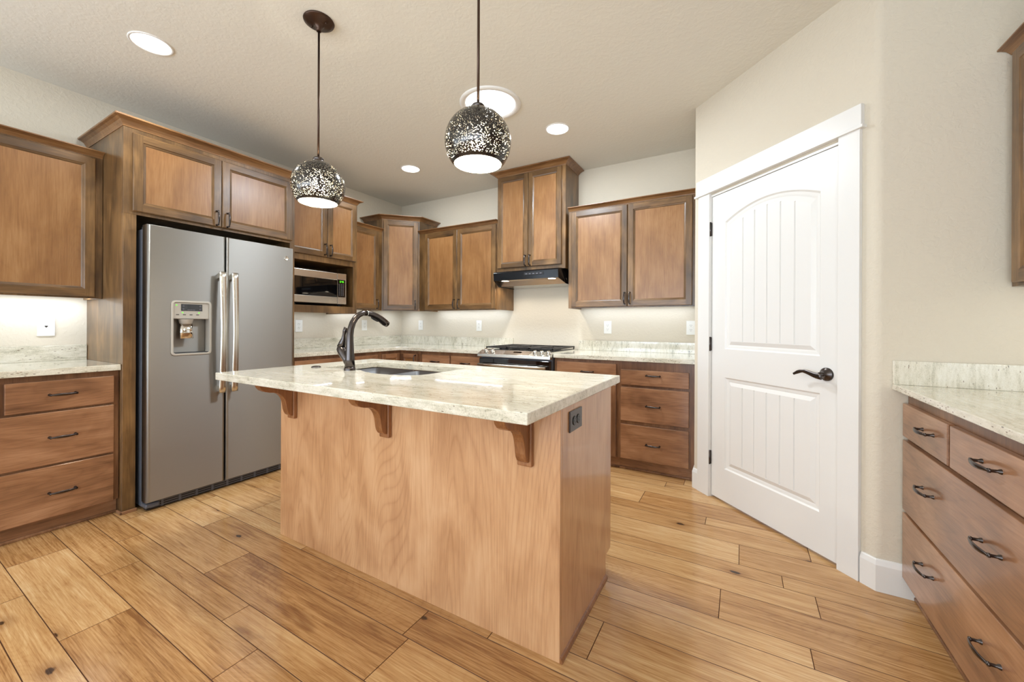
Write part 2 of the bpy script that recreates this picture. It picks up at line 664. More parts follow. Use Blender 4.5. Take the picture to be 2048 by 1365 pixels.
wall_with_holes('wall_left', 'y', YR, 0.12, -0.12, 0.0, [(a, b, 0.6, 2.3) for a, b in ADDED_SIDE_WIN])
wall_with_holes('wall_right', 'y', YR, -1.513, XW, XW + 0.12, [(a, b, 0.6, 2.3) for a, b in ADDED_SIDE_WIN])
wall_with_holes('wall_rear', 'x', -0.12, XW + 0.12, YR - 0.12, YR, [(a, b, 0.06, 2.14) for a, b in REAR_WIN])
MB().box(-0.12, 3.75, 0.0, 0.12, 0, CH).done('wall_back', M['wall'], kind='structure')

# pantry closet: return wall, diagonal door wall, stub wall beside the right counter
XP, YA = 3.627, -0.700
L45 = 1.146
BX, BY = XP + L45 * math.sqrt(.5), YA - L45 * math.sqrt(.5)
YQ = BY
MB().box(XP, XP + 0.11, YA + 0.05, 0.0, 0, CH).done('wall_return', M['wall'], kind='structure')
DT0, DT1, DZ = 0.140, 1.000, 2.055      # door opening along the diagonal
m = MB()
m.prism([(0, 0), (DT0, 0), (DT0, 0.11), (0.075, 0.11)], 0, CH)
m.prism([(DT1, 0), (L45 - 0.05 * math.tan(PI / 8), 0), (L45 - 0.05 * math.tan(PI / 8), 0.08), (DT1, 0.11)], 0, CH)
m.prism([(DT0, 0), (DT1, 0), (DT1, 0.11), (DT0, 0.11)], DZ, CH)
wdiag = m.done('wall_diagonal', M['wall'], kind='structure', loc=(XP, YA, 0), rot=(0, 0, -PI / 4))
# stub wall with a soft rounded outside corner
r = 0.05
tang = r * math.tan(PI / 8)
cx_, cy_ = BX + tang, BY + r
arc = [(cx_ + r * math.cos(a), cy_ + r * math.sin(a)) for a in [math.radians(225 + 45 * k / 14) for k in range(15)]]
m = MB()
m.prism(arc + [(XW, YQ), (XW, YQ + 0.11), (BX + 0.06, YQ + 0.11)], 0, CH)
m.done('wall_stub', M['wall'], kind='structure')

# window trim of the great room behind the camera
wn = 0
for (a, b) in REAR_WIN:
    wn += 1
    m = MB()
    for q in (a, b - 0.05, (a + b) / 2 - 0.025):
        m.box(q, q + 0.05, YR - 0.08, YR - 0.03, 0.06, 2.14)
    m.box(a, b, YR - 0.08, YR - 0.03, 0.06, 0.12).box(a, b, YR - 0.08, YR - 0.03, 2.08, 2.14)
    m.done('window_%d' % wn, M['white'], kind='structure')
for (a, b) in ADDED_SIDE_WIN:  # frames of the side windows added for reflections
    for xs in (-0.08, XW + 0.03):
        wn += 1
        m = MB()
        for q in (a, b - 0.05):
            m.box(xs, xs + 0.05, q, q + 0.05, 0.6, 2.3)
        m.box(xs, xs + 0.05, a, b, 0.6, 0.65).box(xs, xs + 0.05, a, b, 2.25, 2.3)
        m.done('window_%d' % wn, M['white'], kind='structure')

# baseboards
BBP = [(0, 0), (0.014, 0), (0.014, 0.115), (0.008, 0.135), (0.004, 0.14), (0, 0.14)]
MB().sweep([(XP, YA + 0.12), (XP, YA), (XP + 0.05 * math.sqrt(.5), YA - 0.05 * math.sqrt(.5))], BBP).done('baseboard_pantry', M['white'], kind='structure')
q0 = 1.088
MB().sweep([(XP + q0 * math.sqrt(.5), YA - q0 * math.sqrt(.5)), (BX, BY), (4.63, BY)], BBP).done('baseboard_right', M['white'], kind='structure')

# door casing (craftsman)
m = MB()
m.box(0.050, 0.155, -0.018, 0, 0, 2.075)
m.box(0.990, 1.084, -0.018, 0, 0, 2.075)
m.box(0.034, 1.092, -0.022, 0, 2.078, 2.178)
m.box(0.022, 1.102, -0.030, 0, 2.066, 2.080)
# jamb
m.box(DT0, 0.156, 0, 0.11, 0, 2.045)
m.box(0.989, DT1, 0, 0.11, 0, 2.045)
m.box(DT0, DT1, 0, 0.11, 2.042, DZ)
m.box(0.156, 0.989, 0.050, 0.062, 2.025, 2.045)
m.done('trim_1', M['white'], bevel=0.0015, kind='structure', loc=(XP, YA, 0), rot=(0, 0, -PI / 4))


# pantry door: two-panel arched plank door
def pantry_door():
    root = bpy.data.objects.new('door_1', None)
    COL.objects.link(root)
    root.location = (XP, YA, 0)
    root.rotation_euler = (0, 0, -PI / 4)
    root['kind'] = 'structure'
    root['label'] = 'white two panel plank door with arched top panel in the angled pantry wall'
    root['category'] = 'door'
    yf, yb = 0.006, 0.042
    x0, x1, z0, z1 = 0.159, 0.986, 0.014, 2.039
    px0, px1 = 0.272, 0.890
    m = MB()
    g = 0.004
    npl = 6
    cuts = []
    ins = 0.052
    xs = [0.0]
    wf = 1.0
    for k in range(npl):
        a, b = k / npl, (k + 1) / npl
        xs += [a + (b - a) * q for q in (0.08, 0.3, 0.5, 0.7, 0.92)]
        if k < npl - 1:
            xs += [b - 0.0085, b, b + 0.0085]
    xs.append(1.0)
    grooves = [(k + 1) / npl for k in range(npl - 1)]
    isg = lambda s: any(abs(s - q) < 1e-6 for q in grooves)

    def panel(zb, zt, arch):
        def loop(d, depth, groove=0.0):
            top, bot = [], []
            for s_ in xs:
                xx = px0 + d + s_ * (px1 - px0 - 2 * d)
                a = arch * (1 - (2 * s_ - 1) ** 2)
                dep = depth + (groove if isg(s_) else 0)
                bot.append((xx, yf + dep, zb + d))
                top.append((xx, yf + dep, zt + a - d))
            return bot, top
        lv = [(0, 0, 0), (0.008, 0.008, 0), (0.020, 0.009, 0), (0.028, 0.011, 0), (0.050, 0.002, 0.0), (0.054, 0.002, 0.0075)]
        L = [loop(*q) for q in lv]
        for (b0, t0), (b1, t1) in zip(L[:-1], L[1:]):
            for k in range(len(xs) - 1):
                m.quad([b0[k], b0[k + 1], b1[k + 1], b1[k]])
                m.quad([t1[k], t1[k + 1], t0[k + 1], t0[k]])
            m.quad([b0[0], b1[0], t1[0], t0[0]])
            m.quad([b1[-1], b0[-1], t0[-1], t1[-1]])
        b1, t1 = L[-1]
        for k in range(len(xs) - 1):
            m.quad([b1[k], b1[k + 1], t1[k + 1], t1[k]])
        return L[0]
    lo = panel(0.225, 0.826, 0.0)
    hi = panel(1.012, 1.846, 0.075)
    P = lambda x, z: (x, yf, z)
    for k in range(len(xs) - 1):
        a, b = px0 + xs[k] * (px1 - px0), px0 + xs[k + 1] * (px1 - px0)
        m.quad([P(a, z0), P(b, z0), lo[0][k + 1], lo[0][k]])
        m.quad([lo[1][k], lo[1][k + 1], hi[0][k + 1], hi[0][k]])
        m.quad([hi[1][k], hi[1][k + 1], P(b, z1), P(a, z1)])
    zz = [z0, 0.225, 0.826, 1.012, 1.846, z1]
    for za, zb in zip(zz[:-1], zz[1:]):
        m.quad([P(x0, za), P(px0, za), P(px0, zb), P(x0, zb)])
        m.quad([P(px1, za), P(x1, za), P(x1, zb), P(px1, zb)])
    m.quad([(x0, yf, z0), (x0, yf, z1), (x0, yb, z1), (x0, yb, z0)])
    m.quad([(x1, yf, z0), (x1, yf, z1), (x1, yb, z1), (x1, yb, z0)])
    m.quad([(x0, yf, z0), (x1, yf, z0), (x1, yb, z0), (x0, yb, z0)])
    m.quad([(x0, yf, z1), (x1, yf, z1), (x1, yb, z1), (x0, yb, z1)])
    m.quad([(x0, yb, z0), (x1, yb, z0), (x1, yb, z1), (x0, yb, z1)])
    m.done('slab', M['white'], root)
    for hz in (1.822, 1.040, 0.268):
        h = MB().box(0.150, 0.1585, -0.0005, 0.02, hz - 0.045, hz + 0.045)
        h.lathe([(0.006, -0.048), (0.006, 0.048)], (0.1545, -0.006, hz), 12, cap0=True, cap1=True)
        h.done('hinge', M['bronze'], root)
    kx, kz = 0.925, 0.925
    k = MB().lathe([(0.033, yf), (0.033, yf - 0.006), (0.029, yf - 0.010), (0.022, yf - 0.013), (0.016, yf - 0.022), (0.011, yf - 0.026), (0.011, yf - 0.05)], (kx, 0, kz), 32, axis='y', cap1=True)
    kn = k.done('door_handle', M['bronze'], root)
    pts, rad = [], []
    for i in range(13):
        s_ = i / 12
        pts.append((kx + 0.010 - 0.145 * s_, yf - 0.050, kz - 0.004 + 0.012 * math.sin((s_ - 0.28) * 2 * PI * 0.8) * (0.4 + s_)))
        w_ = 0.0125 * (1 - s_) ** 0.8 + 0.0035 if s_ < 0.6 else 0.0095 - 0.018 * abs(s_ - 0.8)
        rad.append((0.006 * (1 - 0.6 * s_) + 0.001, max(0.003, w_)))
    MB().tube(pts, rad, 12, ref=(0, 0, 1)).done('lever', M['bronze'], kn)


pantry_door()

# ---------------------------------------------------------------- cabinet makers
HL = 0.104


def handle(parent, x, z, yf, orient='h'):
    m = MB()
    pts, rad = [], []
    n = 14
    for i in range(n + 1):
        s_ = -1 + 2 * i / n
        a = s_ * HL / 2
        out = 0.024 + 0.010 * (1 - s_ * s_)
        w_ = 0.0034 + 0.0042 * (1 - s_ * s_)
        pts.append((x + a, yf - out, z) if orient == 'h' else (x, yf - out, z + a))
        rad.append((0.0034, w_))
    m.tube(pts, rad, 10, ref=(0, 0, 1) if orient == 'h' else (1, 0, 0))
    for e in (-1, 1):
        c = (x + e * (HL / 2 - 0.003), 0, z) if orient == 'h' else (x, 0, z + e * (HL / 2 - 0.003))
        m.lathe([(0.0075, yf), (0.0065, yf - 0.004), (0.0045, yf - 0.007), (0.0045, yf - 0.019), (0.0062, yf - 0.021), (0.0062, yf - 0.026)], c, 12, axis='y', cap1=True)
    return m.done('handle', M['bronze'], parent)


def panel_door(parent, x0, x1, z0, z1, yf, hx=None, hz=None, sw=0.047, mats=None):
    t, d = 0.020, 0.0095
    m = MB()
    yb = yf + t
    e = 0.004
    # outer eased edge
    O = [(x0, z0), (x1, z0), (x1, z1), (x0, z1)]
    I = [(x0 + e, z0 + e), (x1 - e, z0 + e), (x1 - e, z1 - e), (x0 + e, z1 - e)]
    for k in range(4):
        a, b = O[k], O[(k + 1) % 4]
        c, f = I[(k + 1) % 4], I[k]
        mi = 1 if k in (0, 2) else 0
        m.quad([(a[0], yf + e, a[1]), (b[0], yf + e, b[1]), (c[0], yf, c[1]), (f[0], yf, f[1])], mi)
        m.quad([(a[0], yb, a[1]), (b[0], yb, b[1]), (b[0], yf + e, b[1]), (a[0], yf + e, a[1])], mi)
    m.quad([(p[0], yb, p[1]) for p in O], 0)
    ix0, ix1, iz0, iz1 = x0 + sw, x1 - sw, z0 + sw, z1 - sw
    m.quad([(x0 + e, yf, z0 + e), (ix0, yf, z0 + e), (ix0, yf, z1 - e), (x0 + e, yf, z1 - e)], 0)
    m.quad([(ix1, yf, z0 + e), (x1 - e, yf, z0 + e), (x1 - e, yf, z1 - e), (ix1, yf, z1 - e)], 0)
    m.quad([(ix0, yf, z0 + e), (ix1, yf, z0 + e), (ix1, yf, iz0), (ix0, yf, iz0)], 1)
    m.quad([(ix0, yf, iz1), (ix1, yf, iz1), (ix1, yf, z1 - e), (ix0, yf, z1 - e)], 1)
    steps = [(0.0, 0.0), (0.003, 0.0035), (0.012, 0.0065), (0.016, d)]
    for (a0, d0), (a1, d1) in zip(steps[:-1], steps[1:]):
        A = [(ix0 + a0, iz0 + a0), (ix1 - a0, iz0 + a0), (ix1 - a0, iz1 - a0), (ix0 + a0, iz1 - a0)]
        B = [(ix0 + a1, iz0 + a1), (ix1 - a1, iz0 + a1), (ix1 - a1, iz1 - a1), (ix0 + a1, iz1 - a1)]
        for k in range(4):
            a, b, c, f = A[k], A[(k + 1) % 4], B[(k + 1) % 4], B[k]
            m.quad([(a[0], yf + d0, a[1]), (b[0], yf + d0, b[1]), (c[0], yf + d1, c[1]), (f[0], yf + d1, f[1])], 1 if k in (0, 2) else 0)
    a1 = steps[-1][0]
    m.quad([(ix0 + a1, yf + d, iz0 + a1), (ix1 - a1, yf + d, iz0 + a1), (ix1 - a1, yf + d, iz1 - a1), (ix0 + a1, yf + d, iz1 - a1)], 2)
    o = m.done('door', mats or [M['frame_v'], M['frame_h'], M['panel']], parent)
    if hx is not None:
        handle(o, hx, hz, yf, 'v')
    return o


def drawer(parent, x0, x1, z0, z1, yf, hxs, hz=None, mat=None):
    o = MB().box(x0, x1, yf, yf + 0.02, z0, z1).done('drawer', mat or M['base_h'], parent, bevel=0.003)
    for hx in hxs:
        handle(o, hx, (z0 + z1) / 2 + 0.008 if hz is None else hz, yf, 'h')
    return o


def crown_prof(z, p, h, back=0.012):
    return [(-back, z), (0.003, z), (0.004, z + 0.10 * h), (0.14 * p + 0.003, z + 0.30 * h), (0.40 * p, z + 0.56 * h), (0.72 * p, z + 0.74 * h), (0.93 * p, z + 0.80 * h), (p, z + 0.84 * h), (p, z + h), (-back, z + h)]


def upper_body(parent, x0, x1, d, z0, z1, lip_l=True, lip_r=True):
    m = MB()
    m.box(x0, x1, -d, -0.001, z0 + 0.03, z1)
    m.box(x0, x1, -d, -d + 0.019, z0, z0 + 0.03)
    m.box(x0, x0 + 0.015, -d + 0.019, -0.001, z0, z0 + 0.03)
    m.box(x1 - 0.015, x1, -d + 0.019, -0.001, z0, z0 + 0.03)
    return m.done('body', [M['frame_v']], parent)


ZU, ZT = 1.322, 2.232      # wall cabinet bottom and top
CP, CHH = 0.037, 0.036     # small crown


def under_light(parent, x0, x1, z, y=-0.09, power=5.0, col=(0.86, 0.95, 1.06)):
    return area('under cabinet strip', ((x0 + x1) / 2, y, z + 0.022), (0, 0, 0), max(0.15, x1 - x0 - 0.12), 0.03, power * 0.30, col, parent)


RL, RB, RR = PI / 2, 0.0, -PI / 2

# --- left wall cabinet (local x = world y - y0)
y0 = -3.86
t = thing('wall_cabinet', 'brown maple wall cabinet above the white phone jack plate, beside the fridge surround', 'cabinet', (0, y0, ZU), RL, 'wall cabinets')
lx = lambda Y: Y - y0
w = -2.932 - y0
upper_body(t, 0, w, 0.31, 0, ZT - ZU)
panel_door(t, 0.44, w - 0.036, 0.010, ZT - ZU - 0.012, -0.33)
panel_door(t, 0.012, 0.43, 0.010, ZT - ZU - 0.012, -0.33)
MB().sweep([(0.0, -0.31), (w, -0.31)], crown_prof(ZT - ZU - 0.002, CP + 0.01, CHH)).done('crown', M['crown'], t)
under_light(t, 0.42, w + 0.07, 0, -0.12, power=9)

# --- fridge surround
y0 = -2.930
ZC0, ZC1 = 1.838, 2.372
t = thing('fridge_cabinet', 'tall brown maple surround with two doors over the steel refrigerator', 'cabinet', (0, y0, 0), RL)
D = 0.66
m = MB()
m.box(0, 0.019, -D + 0.0202, -0.001, 0.0, ZC1)
m.box(0.0, 0.062, -D, -D + 0.02, 0.0, ZC0)
m.done('side_panel', M['frame_v'], t, bevel=0.001, seg=1)
m = MB()
m.box(1.052, 1.070, -D + 0.0202, -0.001, 0.0, ZC1)
m.box(1.030, 1.070, -D, -D + 0.02, 0.0, ZC0)
m.done('side_panel', M['frame_v'], t, bevel=0.001, seg=1)
MB().box(0.0, 1.070, -D, -D + 0.02, ZC0, ZC1).box(0.019, 1.052, -D + 0.02, -0.001, ZC0 + 0.02, ZC1).done('body', M['frame_v'], t, bevel=0.001, seg=1)
panel_door(t, 0.040, 0.521, 1.857 , 2.338, -D - 0.02, 0.521 - 0.032, 1.915)
panel_door(t, 0.525, 1.040, 1.857, 2.338, -D - 0.02, 0.525 + 0.032, 1.915)
MB().sweep([(0.0, -0.002), (0.0, -D), (1.070, -D), (1.070, -0.53)], crown_prof(ZC1 - 0.004, 0.048, 0.056)).done('crown', M['crown'], t)
MB().box(-0.012, 0.068, -D - 0.012, -D, 0, 0.018).box(-0.012, 0, -D - 0.012, -0.60, 0, 0.018).done('shoe_moulding', M['base_h'], t, bevel=0.004)

# --- microwave cabinet
y0 = -1.858
ZM0, ZM1 = 1.270, 2.392
t = thing('microwave_cabinet', 'brown maple cabinet with two doors above an open niche holding the microwave', 'cabinet', (0, y0, ZM0), RL)
w = -1.086 - y0
D = 0.475
h0, h1 = 0.068, 0.478       # niche bottom and top, local z
m = MB()
m.box(0, 0.02, -D + 0.02, -0.001, 0, ZM1 - ZM0)
m.box(w - 0.02, w, -D + 0.02, -0.001, 0, ZM1 - ZM0)
m.box(0.02, w - 0.02, -D + 0.02, -0.001, 0.045, h0)
m.box(0.02, w - 0.02, -D + 0.02, -0.001, h1, ZM1 - ZM0)
m.box(0.02, w - 0.02, -0.012, -0.001, h0, h1)
m.box(0, 0.045, -D, -D + 0.02, 0, ZM1 - ZM0).box(w - 0.045, w, -D, -D + 0.02, 0, ZM1 - ZM0)
m.box(0.045, w - 0.045, -D, -D + 0.02, 0, h0).box(0.045, w - 0.045, -D, -D + 0.02, h1, ZM1 - ZM0)
m.done('body', M['frame_v'], t, bevel=0.001, seg=1)
xm = -1.436 - y0
panel_door(t, 0.020, xm - 0.002, 0.532, ZM1 - ZM0 - 0.014, -D - 0.02, xm - 0.030, 0.60)
panel_door(t, xm + 0.002, w - 0.022, 0.532, ZM1 - ZM0 - 0.014, -D - 0.02, xm + 0.030, 0.60)
MB().sweep([(0, -D), (w, -D), (w, -0.01)], crown_prof(ZM1 - ZM0 - 0.002, 0.045, 0.045)).done('crown', M['crown'], t)
under_light(t, 0, w, 0.0, -0.16, 4)

# --- narrow wall cabinet beside the corner
y0 = -1.084
t = thing('wall_cabinet', 'narrow single door wall cabinet between microwave cabinet and taller corner cabinet', 'cabinet', (0, y0, ZU), RL, 'wall cabinets')
w = -0.612 - y0
upper_body(t, 0, w, 0.31, 0, ZT - ZU)
panel_door(t, 0.02, w - 0.060, 0.010, ZT - ZU - 0.012, -0.33, w - 0.060 - 0.030, 0.07)
MB().sweep([(0.0, -0.31), (w, -0.31)], crown_prof(ZT - ZU - 0.002, CP, CHH)).done('crown', M['crown'], t)
under_light(t, 0, w, 0, power=2.5)

# --- diagonal corner cabinet
ZK = 2.384
t = thing('corner_cabinet', 'taller angled wall cabinet with one door in the room corner', 'cabinet', (0, 0, ZU), PI / 4)
s2 = math.sqrt(.5)
loc2 = lambda X, Y: (X * s2 + Y * s2, -X * s2 + Y * s2)
pent = [loc2(0.002, -0.002), loc2(0.002, -0.611), loc2(0.31, -0.611), loc2(0.611, -0.31), loc2(0.611, -0.002)]
MB().prism(pent, 0.03, ZK - ZU).done('body', M['frame_v'], t, bevel=0.001, seg=1)
a, b = loc2(0.31, -0.611), loc2(0.611, -0.31)
m = MB()
m.box(a[0], b[0], a[1], a[1] + 0.019, 0, 0.03)
m.done('bottom_rail', M['frame_h'], t)
panel_door(t, a[0] + 0.018, b[0] - 0.018, 0.010, ZK - ZU - 0.016, a[1] - 0.02, b[0] - 0.05, 0.07)
MB().sweep([loc2(0.004, -0.611), a, b, loc2(0.611, -0.004)], crown_prof(ZK - ZU - 0.002, 0.062, 0.046)).done('crown', M['crown'], t)
area('under cabinet strip', (0, -0.30, 0.02), (0, 0, 0), 0.25, 0.03, 1.1, (0.86, 0.95, 1.06), t)

# --- wall cabinet left of the hood
x0 = 0.613
t = thing('wall_cabinet', 'two door wall cabinet between the corner cabinet and the black range hood', 'cabinet', (x0, 0, ZU), RB, 'wall cabinets')
w = 1.722 - x0
upper_body(t, 0, w, 0.31, 0, ZT - ZU)
panel_door(t, 0.710 - x0, 1.180 - x0, 0.010, ZT - ZU - 0.012, -0.33, 1.180 - x0 - 0.030, 0.07)
panel_door(t, 1.184 - x0, 1.690 - x0, 0.010, ZT - ZU - 0.012, -0.33, 1.184 - x0 + 0.030, 0.07)
MB().sweep([(0.0, -0.31), (w - 0.02, -0.31)], crown_prof(ZT - ZU - 0.002, CP, CHH)).done('crown', M['crown'], t)
under_light(t, 0, w, 0, power=6)

# --- hood cabinet
x0 = 1.7035
ZH0, ZH1 = 1.702, 2.684
t = thing('hood_cabinet', 'tall narrow two door wall cabinet reaching the ceiling above the range hood', 'cabinet', (x0 + 0.0205, 0, ZH0), RB)
w = 0.755
D = 0.345
MB().box(0, w, -D, -0.001, 0, ZH1 - ZH0).done('body', M['frame_v'], t, bevel=0.001, seg=1)
mid = 2.0885 - x0 - 0.0205
panel_door(t, 0.010, mid - 0.002, 0.040, ZH1 - ZH0 - 0.012, -D - 0.02, mid - 0.026, 0.10, sw=0.044)
panel_door(t, mid + 0.002, w - 0.036, 0.040, ZH1 - ZH0 - 0.012, -D - 0.02, mid + 0.026, 0.10, sw=0.044)
MB().sweep([(0, -0.01), (0, -D), (w, -D), (w, -0.01)], crown_prof(ZH1 - ZH0 - 0.004, 0.060, 0.047)).done('crown', M['crown'], t)

# --- wall cabinet right of the hood
x0 = 2.4975
t = thing('wall_cabinet', 'wide two door wall cabinet between the range hood and the white pantry door', 'cabinet', (x0, 0, ZU), RB, 'wall cabinets')
w = 3.622 - x0
upper_body(t, 0, w, 0.31, 0, ZT - ZU + 0.004)
panel_door(t, 0.034, 3.052 - x0 - 0.002, 0.010, ZT - ZU - 0.008, -0.33, 3.052 - x0 - 0.022, 0.080)
panel_door(t, 3.052 - x0 + 0.002, 3.571 - x0, 0.010, ZT - ZU - 0.008, -0.33, 3.052 - x0 + 0.022, 0.080)
MB().sweep([(0.0, -0.31), (w, -0.31)], crown_prof(ZT - ZU + 0.002, CP, CHH)).done('crown', M['crown'], t)
under_light(t, 0, w, 0, power=6)

# --- right wall cabinet (only its far edge is in view)
y0 = YQ - 0.004
t = thing('wall_cabinet', 'brown wall cabinet with crown cut off by the right edge, above the right counter', 'cabinet', (XW, y0, ZU), RR, 'wall cabinets')
w = 1.85
upper_body(t, 0, w, 0.307, 0, ZT - ZU)
panel_door(t, 0.042, 0.62, 0.012, ZT - ZU - 0.012, -0.327)
panel_door(t, 0.624, 1.23, 0.012, ZT - ZU - 0.012, -0.327)
panel_door(t, 1.234, w - 0.012, 0.012, ZT - ZU - 0.012, -0.327)
MB().sweep([(0.0, -0.31), (w, -0.31)], crown_prof(ZT - ZU - 0.002, CP + 0.003, CHH - 0.006)).done('crown', M['crown'], t)
under_light(t, 0, w, 0, -0.16, 8, (1.0, 0.95, 0.86))

# ---------------------------------------------------------------- base cabinets
ZBT = 0.875
DF = 0.612


def base_body(parent, x0, x1, d=DF, toe=0.575, shoe=0.588):
    m = MB()
    m.box(x0, x1, -d, -0.001, 0.09, ZBT)
    m.done('body', M['base_v'], parent, bevel=0.001, seg=1)
    MB().box(x0, x1, -toe, -toe + 0.3, 0.0, 0.09).done('toe_kick', M['base_h'], parent)
    if shoe:
        MB().box(x0, x1, -shoe, -toe, 0.0, 0.016).done('shoe_moulding', M['base_v'], parent, bevel=0.004)


# left drawer base
y0 = -4.30
t = thing('drawer_cabinet', 'brown wood drawer base cabinet at the left edge, beside the fridge surround', 'cabinet', (0, y0, 0), RL)
w = -2.932 - y0
base_body(t, 0, w)
q = lambda Y: Y - y0
yf = -DF - 0.02
c1, c2 = q(-3.168), 2 * q(-3.62) - q(-3.168)
drawer(t, q(-3.372), q(-2.958), 0.684, 0.846, yf, [c1], 0.768)
drawer(t, 0.03, q(-3.40), 0.684, 0.846, yf, [c2], 0.768)
drawer(t, 0.03, q(-2.958), 0.386, 0.672, yf, [c1, c2], 0.534)
drawer(t, 0.03, q(-2.958), 0.093, 0.374, yf, [c1, c2], 0.228)

# left run base (mostly hidden behind the island)
y0 = -1.858
t = thing('base_cabinet', 'base cabinet run under the counter between refrigerator and corner, behind the faucet', 'cabinet', (0, y0, 0), RL, 'base cabinets along the corner')
q = lambda Y: Y - y0
w = q(-0.915)
base_body(t, 0, w)
drawer(t, 0.02, q(-1.245), 0.70, 0.845, yf, [], None)
drawer(t, q(-1.225), q(-0.945), 0.70, 0.845, yf, [], None)
panel_door(t, 0.02, q(-1.245), 0.10, 0.69, yf, mats=[M['base_v'], M['base_h'], M['panel']])
panel_door(t, q(-1.225), q(-0.945), 0.10, 0.69, yf, mats=[M['base_v'], M['base_h'], M['panel']])

# corner base with folded doors
t = thing('corner_base_cabinet', 'inside corner base cabinet with two folded doors, seen just over the island sink', 'cabinet', (0, 0, 0), 0)
m = MB()
m.prism([(0.001, -0.001), (0.001, -0.913), (DF, -0.913), (DF, -DF), (0.913, -DF), (0.913, -0.001)], 0.09, ZBT)
m.done('body', M['base_v'], t, bevel=0.001, seg=1)
MB().prism([(0.001, -0.001), (0.001, -0.913), (0.575, -0.913), (0.575, -0.575), (0.913, -0.575), (0.913, -0.001)], 0, 0.09).done('toe_kick', M['base_h'], t)
panel_door(t, DF + 0.022, 0.885, 0.10, 0.845, yf, 0.862, 0.78, mats=[M['base_v'], M['base_h'], M['panel']])
e_ = bpy.data.objects
d2 = MB()
o2 = panel_door(t, -0.885, -DF - 0.022, 0.10, 0.845, yf, mats=[M['base_v'], M['base_h'], M['panel']])
o2.rotation_euler = (0, 0, PI / 2)

# base between corner and range
x0 = 0.915
t = thing('base_cabinet', 'narrow two drawer base cabinet between the corner and the range', 'cabinet', (x0, 0, 0), RB, 'base cabinets along the corner')
w = 1.720 - x0
base_body(t, 0, w)
drawer(t, 0.04, 1.325 - x0, 0.70, 0.845, yf, [(0.04 + 1.325 - x0) / 2], 0.775)
drawer(t, 1.345 - x0, w - 0.012, 0.70, 0.845, yf, [(1.345 - x0 + w) / 2], 0.775)
panel_door(t, 0.04, 1.325 - x0, 0.10, 0.69, yf, mats=[M['base_v'], M['base_h'], M['panel']])
panel_door(t, 1.345 - x0, w - 0.012, 0.10, 0.69, yf, mats=[M['base_v'], M['base_h'], M['panel']])

# right of the range: drawer over door
x0 = 2.492
t = thing('base_cabinet', 'base cabinet with one drawer over a door directly right of the range', 'cabinet', (x0, 0, 0), RB, 'base cabinets right of the range')
w = 3.058 - x0
base_body(t, 0, w)
drawer(t, 0.028, w - 0.018, 0.692, 0.850, yf, [2.799 - x0], 0.774)
panel_door(t, 0.028, w - 0.018, 0.096, 0.680, yf, 0.07, 0.62, mats=[M['base_v'], M['base_h'], M['panel']])

x0 = 3.058
t = thing('drawer_cabinet', 'three drawer base cabinet between the range run and the white pantry door', 'cabinet', (x0, 0, 0), RB, 'base cabinets right of the range')
w = 3.624 - x0
base_body(t, 0, w)
hx = 3.328 - x0
drawer(t, 3.078 - x0, 3.583 - x0, 0.690, 0.810, yf, [hx], 0.772)
drawer(t, 3.078 - x0, 3.583 - x0, 0.402, 0.670, yf, [hx], 0.534)
drawer(t, 3.078 - x0, 3.583 - x0, 0.098, 0.374, yf, [hx], 0.233)

# right wall drawer base
y0 = YQ - 0.004
t = thing('drawer_cabinet', 'long drawer base cabinet with arched pulls along the right wall', 'cabinet', (XW, y0, 0), RR)
w = 1.85
D = XW - 4.537
q = lambda Y: y0 - Y
base_body(t, 0, w, D, 0.57, 0.585)
yfr = -D - 0.02
c1, c2 = q(-1.793), q(-2.222)
drawer(t, 0.010, q(-1.950), 0.696, 0.836, yfr, [c1], 0.772)
drawer(t, q(-1.966), q(-2.50), 0.696, 0.836, yfr, [c2], 0.778)
drawer(t, 0.010, q(-2.50), 0.384, 0.680, yfr, [c1, c2], 0.550)
drawer(t, 0.010, q(-2.50), 0.090, 0.370, yfr, [c1, c2], 0.258)
drawer(t, q(-2.516), w - 0.02, 0.696, 0.836, yfr, [q(-2.9)], 0.778)
drawer(t, q(-2.516), w - 0.02, 0.384, 0.680, yfr, [q(-2.9)], 0.550)
drawer(t, q(-2.516), w - 0.02, 0.090, 0.370, yfr, [q(-2.9)], 0.258)

# ---------------------------------------------------------------- countertops
CT = 0.914
CB = 0.878
t = thing('countertop', 'short cream granite countertop at the left edge, beside the fridge surround', 'countertop', (0, -4.30, 0), RL)
w = -2.9325 + 4.30
MB().box(0, w, -0.648, -0.001, CB, CT).done('slab', M['gr_x'], t, bevel=0.003)
MB().box(0, w, -0.021, -0.001, CT, 1.016).done('backsplash', M['gr_x'], t, bevel=0.002)

t = thing('countertop', 'cream granite corner countertop running from the refrigerator to the range', 'countertop', (0, 0, 0), 0)
MB().prism([(0.001, -0.001), (0.001, -1.856), (0.648, -1.856), (0.648, -0.648), (1.7245, -0.648), (1.7245, -0.001)], CB, CT).done('slab', M['gr_x'], t, bevel=0.003)
MB().box(0.001, 0.021, -1.856, -0.001, CT, 1.016).done('backsplash', granite('polished cream granite along y', 'y'), t, bevel=0.002)
MB().box(0.021, 1.724, -0.021, -0.001, CT, 1.016).done('backsplash', M['gr_z'], t, bevel=0.002)

t = thing('countertop', 'cream granite countertop between the range and the white pantry door', 'countertop', (2.492, 0, 0), 0)
MB().box(0, 3.6255 - 2.492, -0.648, -0.001, CB, CT).done('slab', M['gr_x'], t, bevel=0.003)
MB().box(0, 3.6255 - 2.492, -0.021, -0.001, CT, 1.012).done('backsplash', M['gr_z'], t, bevel=0.002)

